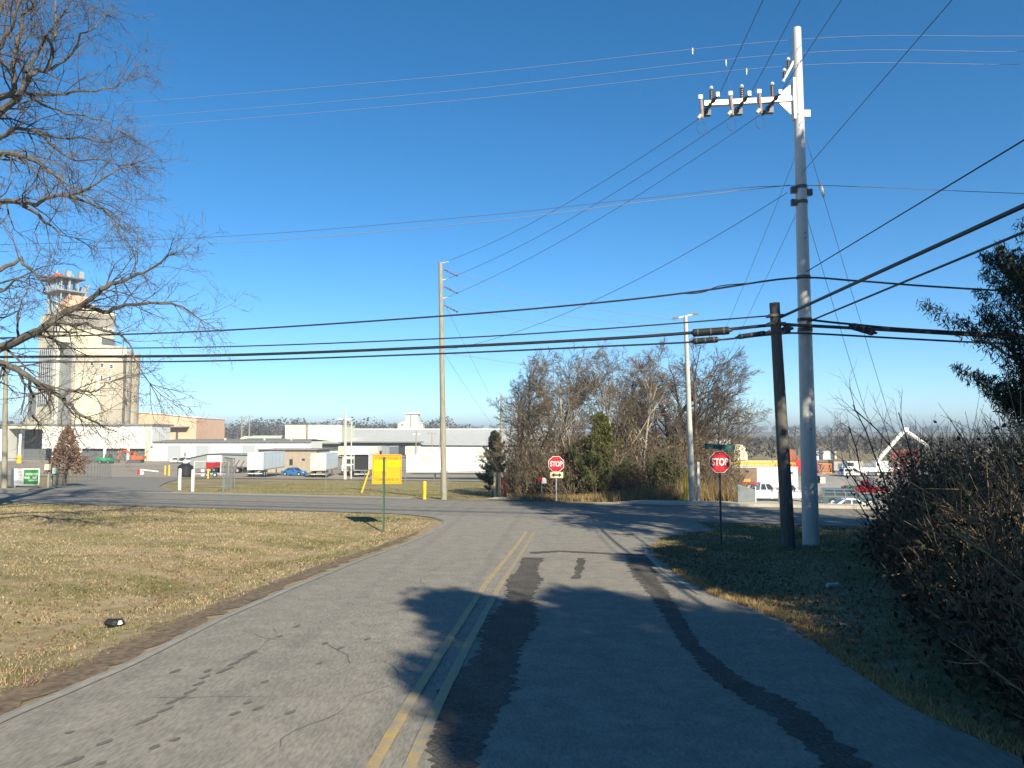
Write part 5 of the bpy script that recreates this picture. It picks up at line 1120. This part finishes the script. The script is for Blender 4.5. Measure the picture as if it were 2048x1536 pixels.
def bare_tree(name, label, loc, h, r, seed, P, trunk=BARK, twig=TWIG, lean=(0, 0), group=None):
    t = thing(name, label, 'tree', loc, 0, group); rng = random.Random(seed); a, b = MB(), MB()
    grow(a, b, Vector((0, 0, -.2)), Vector((lean[0], lean[1], 1)).normalized(), h * P['trunk'], r, 0, rng, P)
    a.build('trunk', trunk, t, smooth=True); b.build('crown', twig, t); return t

# big bare tree at the left edge: limbs traced, then twigs grown on them
TB = Vector((-21.5, 26.5, gz(-21.5, 26.5)))
big = thing('bare_tree', 'large bare hardwood reaching in from the left edge of the picture', 'tree', TB); rng = random.Random(77); a, b = MB(), MB()
trunk_pts = [Vector((0, 0, -.2)), Vector((.1, 0, 3)), Vector((.5, -.2, 7)), Vector((.6, .1, 11)), Vector((1.4, .3, 15)), Vector((2.2, 0, 20)), Vector((2.6, .2, 25))]
a.tube(trunk_pts, [.62, .5, .45, .38, .3, .2, .08], 14)
limbs = [
    ([(-180, 800), (0, 697), (49, 676), (94, 650), (125, 627), (165, 612), (192, 585), (222, 568), (257, 556), (287, 546), (335, 512)], .20, .03, 0),
    ([(165, 612), (205, 622), (234, 616), (287, 605), (340, 606), (380, 622), (402, 640)], .09, .02, .4),
    ([(113, 650), (145, 650), (170, 648), (211, 662), (242, 669), (264, 695), (283, 740), (300, 768)], .07, .015, -.3),
    ([(-170, 820), (0, 727), (23, 733), (57, 752), (98, 778), (128, 797), (150, 815), (178, 838), (200, 850)], .16, .03, -1.0),
    ([(128, 797), (140, 780), (165, 781), (189, 786), (205, 772), (225, 762)], .06, .015, -1.0),
    ([(57, 752), (65, 790), (58, 812), (66, 830), (76, 845)], .06, .02, -.8),
    ([(-160, 330), (0, 225), (47, 184), (56, 150), (90, 140), (105, 110), (108, 75), (112, 20), (120, -60)], .16, .03, .8),
    ([(-160, 330), (0, 200), (28, 178), (25, 131), (37, 87), (50, 31), (72, -5), (90, -70)], .14, .03, -1.2),
    ([(50, 187), (103, 190), (140, 182), (175, 184), (225, 178), (252, 160)], .07, .015, 1.0),
    ([(62, 194), (94, 215), (153, 231), (203, 240), (240, 262)], .06, .015, 1.3),
    ([(-150, 370), (0, 272), (28, 256), (78, 262), (119, 275), (175, 278), (222, 284)], .12, .02, 2.0),
    ([(-150, 410), (0, 309), (31, 306), (62, 316), (94, 337), (131, 366), (156, 384), (185, 400)], .13, .02, -2.0),
    ([(-150, 500), (0, 400), (37, 406), (69, 409), (103, 394), (147, 387), (181, 375), (219, 348), (260, 330)], .13, .02, .2),
    ([(44, 409), (78, 431), (100, 450), (118, 468), (150, 476)], .07, .015, .2), ([(140, 394), (187, 409), (215, 428), (235, 448)], .06, .015, .4),
    ([(56, 150), (75, 95), (100, 60), (130, 20), (160, -30)], .08, .02, .8), ([(90, 140), (130, 125), (160, 65), (190, 58), (210, 30)], .06, .015, 1.2),
    ([(0, 540), (40, 520), (70, 545), (88, 575), (100, 600)], .07, .015, -2.2), ([(-60, 640), (0, 590), (30, 560), (60, 570)], .07, .015, -2.2), ([(-120, 200), (0, 90), (30, 40), (45, -20)], .12, .03, -3.0),
    ([(-120, 300), (-40, 120), (20, -30), (60, -150)], .14, .04, 2.5), ([(75, 262), (110, 300), (150, 320), (200, 318), (235, 330)], .06, .015, 1.4)]
PT = dict(jit=.22, up=(0, 0, .02, -.01, -.01, 0), n=[0, 0, 6, 5, 4, 0], t0=(.1, .1, .15, .15), len=[.5, .5, .55, .55, .6], ang=(28, 62), tip=.3, rmin=.0065, max=5)
for pts, r0_, r1_, dY in limbs:
    W_ = [at(px, py, 26.0 + dY + .35 * math.sin(i * 1.7)) - TB for i, (px, py) in enumerate(pts)]
    if pts[0][0] < -100:
        q = Vector((0.4, 0, max(3.0, W_[0].z - 2.5))); W_ = [q] + W_
    n_ = len(W_); rad = [r0_ + (r1_ - r0_) * (i / (n_ - 1)) ** .8 for i in range(n_)]
    S_ = []; R_ = []
    for i in range(n_ - 1):
        for j in range(3):
            t = j / 3; S_.append(W_[i].lerp(W_[i + 1], t) + Vector((rng.gauss(0, .03), rng.gauss(0, .05), rng.gauss(0, .03)))); R_.append(rad[i] * (1 - t) + rad[i + 1] * t)
    S_.append(W_[-1]); R_.append(rad[-1]); a.tube(S_, R_, 8 if r0_ > .1 else 6, cap=False)
    Ltot = sum((W_[i + 1] - W_[i]).length for i in range(n_ - 1)); nb = int(Ltot * 2.4)
    for j in range(nb):
        t = .18 + .82 * (j + rng.random()) / nb; f = t * (len(S_) - 1); i = min(int(f), len(S_) - 2); q = S_[i].lerp(S_[i + 1], f - i); ax = (S_[i + 1] - S_[i]).normalized()
        c = rdir(rng, ax, math.radians(rng.uniform(25, 65))); c.y *= .8
        grow(a, b, q, c.normalized(), rng.uniform(.9, 2.3), max(.012, R_[i] * .38), 3, rng, PT)
    for j in range(5): grow(a, b, S_[-1], rdir(rng, (S_[-1] - S_[-3]).normalized(), math.radians(rng.uniform(5, 40))), rng.uniform(1.0, 2.0), .015, 3, rng, PT)
PT2 = dict(jit=.18, up=(.02, .01, .01, 0), n=[0, 5, 4, 4, 0], t0=(.3, .25, .2), len=[.6, .6, .55, .5], ang=(28, 60), tip=.3, rmin=.02, max=4)
for k in range(9):
    z_ = 8 + 1.9 * k; an = k * 2.4 + 1.5; d_ = Vector((-abs(math.cos(an)) * .8 - .1, math.sin(an), .55)); grow(a, b, Vector((.6 + .05 * k, 0, z_)), d_.normalized(), 6.5 - .25 * k, .16, 1, rng, PT2)
a.build('trunk', BARK, big, smooth=True); b.build('crown', TWIG, big)

# grove beyond the cross road
PG = dict(jit=.11, up=(.02, .05, .04, .02, 0), n=[11, 7, 6, 7, 0], t0=(.22, .22, .2, .15), len=[.52, .6, .55, .6], ang=(22, 52), tip=.3, rmin=.011, max=4, trunk=.80)
PO = dict(PG, n=[12, 8, 6, 7, 0], ang=(32, 70), len=[.64, .62, .55, .6], trunk=.62, jit=.15)
def gpos(px, Y): x = at(px, 900, Y).x; return (x, Y, gz(x, Y))
grove = [(1048, 52, 9.0, .10, BARKB, 'slender bare tree at the left end of the grove', (-.06, 0), PG), (1082, 49.5, 8.6, .10, BARKB, 'bare tree with a crooked left-leaning stem above the mailbox', (-.20, 0), PG), (1112, 55, 10.0, .13, BARK, 'tallest bare tree behind the far stop sign', (-.05, 0), PG),
         (1150, 48, 9.2, .085, BARKP, 'pale-barked bare tree leaning left, right of the far stop sign', (-.16, 0), PG), (1182, 57, 10.4, .12, BARKB, 'bare tree behind the green cedar', (.03, 0), PG), (1246, 48.5, 9.4, .09, BARKP, 'pale slim bare tree just right of the green cedar', (-.10, 0), PG), (1232, 55, 10.6, .12, BARK, 'dark bare tree in the middle back of the grove', (.05, 0), PG),
         (1290, 48, 9.4, .095, BARKP, 'pale bare tree with a straight sunlit stem in mid grove', (-.03, 0), PG), (1322, 51, 13.0, .24, BARK, 'spreading dark oak with heavy curved limbs left of the slim steel pole', (.03, 0), PO), (1352, 56, 13.2, .18, BARKB, 'bare tree behind the spreading oak', (0, 0), PO),
         (1394, 50, 10.2, .15, BARKB, 'broad bare tree immediately right of the slim steel pole', (-.06, 0), PG), (1424, 53, 9.6, .10, BARK, 'bare tree near the right end of the grove', (.05, 0), PG), (1440, 55, 7.4, .08, BARKP, 'thin pale bare tree at the right end of the grove', (.03, 0), PG), (1062, 58, 9.6, .11, BARK, 'bare tree at the left back of the grove', (-.04, 0), PG)]
for k, (px, Y, h, r, m, lab, ln, P) in enumerate(grove): bare_tree('bare_tree', lab, gpos(px, Y), h, r, 100 + k, P, m, TWIGT if k % 2 else TWIG, ln, 'bare trees of the roadside grove')
def scatter_px(rng, n, x0, x1, Y0, Y1):
    px = rng.uniform(x0, x1, n); Y = rng.uniform(Y0, Y1, n); X = (px - 1024) / F * Y; return X, Y, zt(X, Y)
# tangled undergrowth of the grove
rg = np.random.default_rng(31); mb = MB(); R2 = random.Random(4)
for k in range(2600):
    px = R2.uniform(1018, 1470); Y = R2.uniform(45.8, 58); x = (px - 1024) / F * Y
    if Y + KX * x < 47.2: continue
    h = R2.uniform(1.0, 4.4) * (.7 if px > 1430 else 1); z = gz(x, Y); d = Vector((R2.gauss(0, .22), R2.gauss(0, .2), 1)).normalized(); p = Vector((x, Y, z)); pts = [p]
    for i in range(4): d = (d + Vector((R2.gauss(0, .16), R2.gauss(0, .16), -.02))).normalized(); pts.append(pts[-1] + d * h / 4)
    mb.tube(pts, [.022, .018, .014, .010, .006], 3, cap=False)
    for j in range(5):
        i = R2.randrange(1, 4); c = rdir(R2, (pts[i + 1] - pts[i]).normalized(), R2.uniform(.4, 1.1)); q = pts[i]; mb.tube([q, q + c * h * .18, q + (c + Vector((0, 0, .2))) * h * .33], [.010, .008, .005], 3, cap=False)
tag(mb.build('undergrowth', TWIGT), 'tangled leafless undergrowth filling the grove', 'undergrowth', kind='stuff')
X, Y, Z = scatter_px(rg, 46000, 1016, 1478, 45.6, 57); keep = (Y + KX * X) > 46.8; X, Y, Z = X[keep], Y[keep], Z[keep]
hh = rg.uniform(0, 1, len(X)) ** 1.6 * 4.0; V, Fq = leaves(np.stack([X, Y, Z + hh], 1), .13, rg); tag(mesh_np('undergrowth_leaves', V, Fq, LEAF, pick(rg, [(0.16, 0.11, 0.06), (0.12, 0.10, 0.05), (0.20, 0.14, 0.08), (0.07, 0.08, 0.03), (0.13, 0.075, 0.045)], len(Fq))), 'dead leaves and vines clinging to the grove undergrowth', 'leaves', kind='stuff')
X, Y, Z = scatter_px(rg, 16000, 1020, 1505, 44.2, 47.5); keep = ((Y + KX * X) > 45.6) & ((Y + KX * X) < 48.2); X, Y, Z = X[keep], Y[keep], Z[keep]
tall = .35 + 1.0 * sstep((X - 3) / 9); V, Fq = blades(np.stack([X, Y, Z], 1), tall, .03, rg, .28); tag(mesh_np('dry_grass', V, Fq, GRASS, pick(rg, [(0.36, 0.25, 0.12), (0.27, 0.19, 0.09), (0.20, 0.13, 0.075), (0.15, 0.14, 0.05)], len(Fq))), 'tall tan dry grass along the foot of the grove', 'grass', kind='stuff')

def cedar(name, label, loc, h, r, nl, leaf, seed, pal, bare=.08, shape='ovoid', clumps=90, plume=False, asp=.35, group=None, trunk_r=.18, cat='tree'):
    t = thing(name, label, cat, loc, 0, group); rng = np.random.default_rng(seed); t_ = Vector(loc); Rn = random.Random(seed)
    mb = MB().tube([Vector((0, 0, -.3)), Vector((.05, 0, h * .4)), Vector((0, .05, h * .9))], [trunk_r, trunk_r * .7, .02], 8)
    Cs = []; per = nl // clumps; tw = []
    for k in range(clumps):
        u = (k + rng.random()) / clumps; zc = h * (bare + (1 - bare) * u)
        pr = (math.sin(math.pi * min(1, (u * .8 + .16))) if shape == 'ovoid' else (1 - u) ** .75) * r
        an = rng.uniform(0, 2 * np.pi); rr = pr * rng.uniform(.35, 1.08); c = np.array([rr * math.cos(an), rr * math.sin(an), zc + .15 * rr])
        s = r * rng.uniform(.13, .26); q = rng.normal(size=(per, 3)) * np.array([s, s, s * .75]); q = q[np.linalg.norm(q, axis=1) < 2.0 * s]
        if plume:
            tt = rng.uniform(.45, 1.12, (len(q), 1)); ax_ = np.array([0, 0, zc * .86]); c2_ = c + np.array([0, 0, rr * .35]); q = ax_ + (c2_ - ax_) * tt + q * (1.15 - .75 * tt) * .62; Cs.append(q); c = ax_ + (c2_ - ax_) * .9
        else: Cs.append(q + c)
        mb.tube([Vector((0, 0, zc * .88)), Vector((c[0] * .5, c[1] * .5, zc * .88 + (c[2] - zc * .88) * .45)), Vector(tuple(c))], [.05, .03, .012], 4, cap=False)
    mb.build('trunk', BARKB, t)
    C = np.concatenate(Cs) + np.array(loc); V, Fq = leaves(C, leaf, rng, up=1.1 if plume else .7, asp=asp); mesh_np('crown', V, Fq, LEAF, pick(rng, pal, len(Fq), .3), t)
    return t
CED = [(0.045, 0.060, 0.020), (0.060, 0.075, 0.022), (0.035, 0.050, 0.020), (0.075, 0.082, 0.028)]; CEDD = [(0.028, 0.045, 0.028), (0.036, 0.055, 0.034), (0.022, 0.036, 0.024)]
cedar('cedar_tree', 'green cedar standing in the middle of the leafless grove', gpos(1200, 46.9), 5.2, 2.2, 30000, .18, 51, [(0.085, 0.095, 0.026), (0.065, 0.08, 0.024), (0.10, 0.10, 0.03)], shape='cone', plume=True, asp=.2); cedar('cedar_tree', 'lower cedar leaning against the left of the green one', gpos(1165, 47.2), 3.4, 1.7, 16000, .17, 52, CED, plume=True, asp=.2)
cedar('cedar_tree', 'small dark green shrub cedar low at the right of the grove', gpos(1330, 46.8), 2.6, 1.2, 9000, .14, 53, CED)
cedar('evergreen_tree', 'dark evergreen beside the rusty stub fence', gpos(990, 51.5), 4.3, 1.45, 24000, .17, 54, CEDD, shape='cone', plume=True, asp=.2)
cedar('evergreen_tree', 'dark cedar at the right edge rising above the thicket', (14.05, 19.6, gz(14.05, 19.6)), 8.8, 2.75, 84000, .17, 55, [(0.022, 0.034, 0.022), (0.03, 0.045, 0.028), (0.017, 0.026, 0.02), (0.05, 0.055, 0.03)], bare=.36, clumps=120, plume=True, asp=.16)
# evergreens out of frame: some shade the junction, others added to deepen the shade
for k, (x, y, h, r, lab) in enumerate(((16.4, 12.6, 21.5, 3.6, 'tallest evergreen right of the road, outside the picture'), (20, 16.6, 20, 3.4, 'second tall evergreen right of the road, outside the picture'), (12.4, 8.6, 10, 2.2, 'shorter evergreen right beside the thicket, outside the picture'), (7.9, -7.6, 11.5, 1.8, 'slim evergreen behind the camera'), (10.8, -14, 14, 2.5, 'broad evergreen well behind the camera'), (14.6, -13, 15, 3.0, 'evergreen in the second row behind the camera'), (11.5, -19.5, 14, 2.8, 'farthest evergreen behind the camera'), (18.5, 2, 15, 3.0, 'evergreen far right of the camera'), (15.4, 8.2, 12.5, 2.4, 'evergreen beside the thicket, outside the picture'), (12.8, 3.2, 12.0, 2.3, 'evergreen beside the camera, nearest the thicket'), (8.2, -4.4, 12.8, 2.1, 'evergreen behind the camera closest to the road'), (12.2, -7.0, 14.5, 2.6, 'evergreen behind the camera farther from the road'), (9.9, -9.6, 13.0, 2.2, 'last evergreen behind the camera'))):
    cedar('evergreen_tree', lab, (x, y, gz(x, y)), h, r, 16000, .42, 60 + k, CEDD, bare=.16, clumps=80, group='evergreens along the right side', trunk_r=.3)
# brown-leaved oak by the fence
ok = thing('oak_tree', 'small oak still holding brown leaves behind the left chain-link fence', 'tree', gpos(134, 62)); R3 = random.Random(9); a, b = MB(), MB()
PK = dict(jit=.1, up=(.02, .0, 0, 0), n=[20, 5, 3, 0], t0=(.22, .2, .2), len=[.42, .5, .5], ang=(45, 80), tip=.3, rmin=.008, max=3, trunk=1)
grow(a, a, Vector((0, 0, -.2)), Vector((0, 0, 1)), 4.9, .11, 0, R3, PK); b = MB(); a.v, a.f = a.v + b.v, a.f + [tuple(i + len(a.v) for i in f) for f in b.f]; a.build('trunk', BARK, ok)
rg = np.random.default_rng(8); u = rg.uniform(0, 1, 5200); z_ = 1.0 + 3.9 * u; rr = 1.55 * (1 - u) ** .7 * rg.uniform(.2, 1.05, len(u)) ** .6; an = rg.uniform(0, 2 * np.pi, len(u)); keep = (np.sin(an * 5 + z_ * 7) + rg.normal(0, .6, len(u))) > -.4
C = np.stack([rr * np.cos(an), rr * np.sin(an), z_], 1)[keep] + np.array(ok.location); V, Fq = leaves(C, .17, rg, asp=.6); mesh_np('crown', V, Fq, LEAF, pick(rg, [(0.20, 0.115, 0.07), (0.26, 0.16, 0.10), (0.15, 0.085, 0.055)], len(Fq), .3), ok)
# distant single trees
PD = dict(PG, n=[9, 6, 5, 0], max=3, rmin=.05, trunk=.7, ang=(28, 60), len=[.62, .6, .6])
for k, (px, Y, h, lab) in enumerate(((1668, 230, 15, 'big round bare tree standing behind the right crane yard'), (1705, 225, 13.5, 'bare tree right of the big round one behind the crane yard'), (1592, 235, 13, 'bare tree seen between the two corner poles'), (784, 430, 15, 'hazy bare tree left of the far tower building'), (855, 440, 13, 'hazy bare tree just right of the far tower building'), (875, 430, 15, 'hazy bare tree behind the tall wooden pole'))):
    bare_tree('far_tree', lab, gpos(px, Y), h, .35, 300 + k, PD, BARK, BARK, (0, 0), 'distant bare trees')

# thicket on the right bank
hl = [on(1735, 1082), on(1790, 1150), on(1850, 1235), on(1990, 1390), on(2150, 1560)]; hl = [(p.x, p.y) for p in hl]; hl = [(13.8, 26.6)] + hl + [(4.8 + 1.6, 4.0)]
HP = resample(hl, 200); R4 = random.Random(6); mb = MB(); mbs = MB(); Cl = []; rg = np.random.default_rng(17)
for k in range(3000):
    i = R4.randrange(200); q = HP[i]; dx = abs(R4.gauss(0, 1.7)) + .1; x, y = q[0] + dx, q[1] + dx * .15 + R4.uniform(-.3, .3); z = gz(x, y); hmax = 1.5 + min(dx, 2.4) * 1.35
    if y > 20: hmax *= 1 - .6 * min(1, (y - 20) / 3) * (dx < 1.6)
    h = R4.uniform(.45, 1.0) * hmax; d = Vector((R4.gauss(-.12, .25), R4.gauss(0, .25), 1)).normalized(); pts = [Vector((x, y, z - .05))]
    for j in range(4): d = (d + Vector((R4.gauss(0, .2), R4.gauss(0, .2), -.03))).normalized(); pts.append(pts[-1] + d * h / 4)
    tgt = mbs if k % 5 == 0 else mb; tgt.tube(pts, [.016, .014, .011, .008, .004], 3, cap=False)
    for j in range(6):
        i2 = R4.randrange(1, 4); c = rdir(R4, (pts[i2 + 1] - pts[i2]).normalized(), R4.uniform(.4, 1.2)); s = h * R4.uniform(.1, .26); tgt.tube([pts[i2], pts[i2] + c * s * .5, pts[i2] + (c + Vector((0, 0, R4.uniform(-.2, .3)))) * s], [.008, .006, .003], 3, cap=False)
    if y < 23.5 or dx > .8:
        for j in range(20): t_ = R4.random() ** .7; p = pts[min(3, int(t_ * 4))]; Cl.append((p.x + R4.gauss(0, .25), p.y + R4.gauss(0, .25), p.z + R4.gauss(0, .2)))
tag(mb.build('thicket_stems', STEMB), 'dark tangle of stems in the right roadside thicket', 'thicket', kind='stuff'); tag(mbs.build('dry_weed_stems', mat('straw_stem', (0.40, 0.28, 0.14), .9, .25, 3)), 'straw-coloured dead weed stalks standing in the right thicket', 'weeds', kind='stuff')
C = np.array(Cl); V, Fq = leaves(C, .115, rg, asp=.6); tag(mesh_np('thicket_leaves', V, Fq, LEAF, pick(rg, [(0.026, 0.034, 0.016), (0.034, 0.040, 0.018), (0.075, 0.048, 0.028), (0.10, 0.068, 0.038), (0.022, 0.026, 0.014)], len(Fq), .3)), 'dark evergreen leaves of the right roadside thicket', 'leaves', kind='stuff')
# bare shoots that stand clear of the thicket
PS = dict(jit=.10, up=(.03, .03, .02), n=[7, 4, 0], t0=(.25, .2), len=[.42, .5], ang=(18, 45), tip=.25, rmin=.005, max=2, trunk=1)
for k, (px, py, Y, h, ln, lab) in enumerate(((1795, 1062, 24.5, 4.4, (-.35, 0), 'bare sapling fanning left in front of the red pickup'), (1803, 1065, 24.2, 5.0, (-.05, 0), 'tall straight bare shoot at the left end of the thicket'), (1812, 1070, 23.8, 4.6, (.14, 0), 'bare shoot leaning right at the left end of the thicket'), (1865, 1080, 22.0, 5.2, (.12, 0), 'bare sapling rising below the dark cedar'), (1770, 1064, 25.0, 2.0, (-.7, 0), 'low bare shrub spreading over the kerb view at the thicket end'), (1790, 1068, 24.8, 3.4, (-.55, .1), 'bare sapling slanting left across the office trailer'))):
    x = at(px, 900, Y).x; bare_tree('bare_sapling', lab, (x, Y, gz(x, Y)), h, .035, 400 + k, PS, TWIG, TWIG, ln, 'bare shoots of the thicket')

STRAW = MATS['straw_stem']  # dead straw, kept pale so the stalks look sunlit inside the shade
for k, (px, Y, h, ln, lab) in enumerate(((1922, 13.2, 2.3, (-.08, 0), 'pale dead weed stalk standing alone in the middle of the thicket'), (1990, 10.8, 2.7, (.05, 0), 'straw-coloured dead weed clump near the right edge'), (2030, 10.2, 2.5, (-.12, 0), 'straw-coloured dead weed clump at the very right edge'), (1965, 11.6, 1.7, (.25, -.1), 'short dead weed leaning right in the thicket'))):
    x = at(px, 900, Y).x - .25; bare_tree('dead_weed', lab, (x, Y - .3, gz(x, Y)), h, .024, 500 + k, dict(PS, ang=(20, 55), n=[9, 4, 0], rmin=.006), STRAW, STRAW, ln, 'dead weeds in the thicket')
# ------------------------------------------------------------------ grass
rg = np.random.default_rng(41)
TANP = [(0.40, 0.315, 0.18), (0.33, 0.255, 0.145), (0.46, 0.37, 0.23), (0.26, 0.195, 0.11), (0.23, 0.205, 0.095)]; GRN = [(0.15, 0.16, 0.05), (0.20, 0.19, 0.065), (0.12, 0.13, 0.042)]
def field(n, x0, x1, y0, y1, test, h, w, name, label, pal, seed, patch=None):
    rg = np.random.default_rng(seed); X = rg.uniform(x0, x1, n); Y = y0 + (y1 - y0) * rg.uniform(0, 1, n) ** 1.5; k = test(X, Y); X, Y = X[k], Y[k]
    T = pick(rg, pal, len(X), .25)
    g = (np.sin(X * .7 + 1.3 * np.sin(Y * .45)) + np.sin(Y * 1.1 + X * .33 + 2) + rg.normal(0, .7, len(X))) > 1.25
    T[g] = pick(rg, GRN, int(g.sum()), .25)
    V, Fq = blades(np.stack([X, Y, zt(X, Y) - .01], 1), h * (.6 + .05 * np.clip(Y, 0, 30) / 3), w * (.7 + Y / 22), rg, .75)
    return tag(mesh_np(name, V, Fq, GRASS, T), label, 'grass', kind='stuff')
lt = lambda X, Y: (X < np.interp(Y + KX * X, lv, lx) - .55) & (Y + KX * X < 35.3) & (X > -.72 * Y - 1)
field(300000, -32, 0, 7.5, 44, lt, .055, .011, 'verge_grass', 'short dry winter grass on the left verge', TANP, 42)
# clumps and weeds that stand out of the turf
rg = np.random.default_rng(46); n = 900; Yc = 7.5 + 27 * rg.uniform(0, 1, n) ** 1.3; Xc = rg.uniform(-26, -1, n); k_ = lt(Xc, Yc) & (rg.uniform(0, 1, n) < .75); Xc, Yc = Xc[k_], Yc[k_]; m_ = 34
X = np.repeat(Xc, m_) + rg.normal(0, .09, len(Xc) * m_); Y = np.repeat(Yc, m_) + rg.normal(0, .09, len(Xc) * m_); tone = np.repeat(pick(rg, [(0.15, 0.16, 0.06), (0.20, 0.185, 0.085), (0.30, 0.225, 0.125), (0.21, 0.145, 0.085)], len(Xc)), m_, 0)
V, Fq = blades(np.stack([X, Y, zt(X, Y)], 1), np.repeat(rg.uniform(.05, .15, len(Xc)), m_), .013, rg, .6); tag(mesh_np('grass_clumps', V, Fq, GRASS, np.clip(tone * rg.uniform(.75, 1.25, (len(Fq), 1)), 0, 1)), 'darker tufts and weeds dotted over the left verge', 'grass', kind='stuff')
rt = lambda X, Y: (X > np.interp(Y + KX * X, rv, rx) + .05) & (X < np.interp(Y, HP[::-1, 1], HP[::-1, 0]) + 1.0) & (Y + KX * X < 35.2)
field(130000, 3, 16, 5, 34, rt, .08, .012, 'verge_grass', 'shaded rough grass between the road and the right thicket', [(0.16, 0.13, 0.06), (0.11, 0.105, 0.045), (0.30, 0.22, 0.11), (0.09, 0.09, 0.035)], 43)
def edge(pts, n, wdt, side, seed, h):
    rg = np.random.default_rng(seed); Q = resample(pts, 400); i = rg.integers(0, 399, n); P_ = Q[i] + (Q[i + 1] - Q[i]) * rg.uniform(0, 1, (n, 1)); X = P_[:, 0] + side * np.abs(rg.normal(0, wdt, n)); Y = P_[:, 1]
    V, Fq = blades(np.stack([X, Y, zt(X, Y)], 1), h, .012, rg, .5); return V, Fq, rg
V, Fq, rg_ = edge([(p.x, p.y) for p in RE[:9]], 16000, .22, 1, 44, .11); tag(mesh_np('edge_grass', V, Fq, GRASS, pick(rg_, [(0.46, 0.33, 0.15), (0.38, 0.27, 0.12), (0.30, 0.20, 0.09)], len(Fq))), 'tan grass fringe along the right edge of the road', 'grass', kind='stuff')
# fallen leaves in the left swale and on the right verge
n = 2300; Yl = rg.uniform(7.5, 24, n); Xl = np.interp(Yl * 1.0 - 2, lv, lx) - np.abs(rg.normal(2.8, 1.3, n)) - .6; V, Fq = leaves(np.stack([Xl, Yl, zt(Xl, Yl) + .03], 1), .055, rg, asp=.7); tag(mesh_np('fallen_leaves', V, Fq, LEAF, pick(rg, [(0.17, 0.105, 0.06), (0.13, 0.08, 0.045), (0.22, 0.14, 0.08)], len(Fq), .3)), 'fallen brown leaves caught in the left swale', 'leaves', kind='stuff')
n = 2600; Yl = rg.uniform(7, 26, n); Xl = np.interp(Yl, rv, rx) + np.abs(rg.normal(1.2, 1.2, n)); V, Fq = leaves(np.stack([Xl, Yl, zt(Xl, Yl) + .03], 1), .07, rg, asp=.7); tag(mesh_np('fallen_leaves', V, Fq, LEAF, pick(rg, [(0.20, 0.12, 0.07), (0.15, 0.09, 0.05)], len(Fq), .3)), 'fallen leaves scattered on the shaded right verge', 'leaves', kind='stuff')
fg = lambda X, Y: (Y + KX * X > 45.7) & (X < 0.5)
field(60000, -24, 1, 45, 100, fg, .07, .008, 'verge_grass', 'green-tan grass strip between the cross road and the mill yard', [(0.20, 0.19, 0.07), (0.26, 0.22, 0.09), (0.16, 0.155, 0.055)], 45)

# ------------------------------------------------------------------ the winter air
hz = bpy.data.materials.new('pale_air'); hz.use_nodes = True; hn = hz.node_tree; hn.nodes.clear()
ho = hn.nodes.new('ShaderNodeOutputMaterial'); hv = hn.nodes.new('ShaderNodeVolumePrincipled'); hv.inputs['Color'].default_value = (0.40, 0.50, 0.62, 1); hv.inputs['Density'].default_value = 0.0005; hv.inputs['Anisotropy'].default_value = 0.0
hn.links.new(hv.outputs[0], ho.inputs['Volume'])
tag(MB().box(-3300, 3300, -420, 3800, -8, 64).build('haze', hz), 'thin pale winter haze over the whole place', 'haze', kind='stuff')
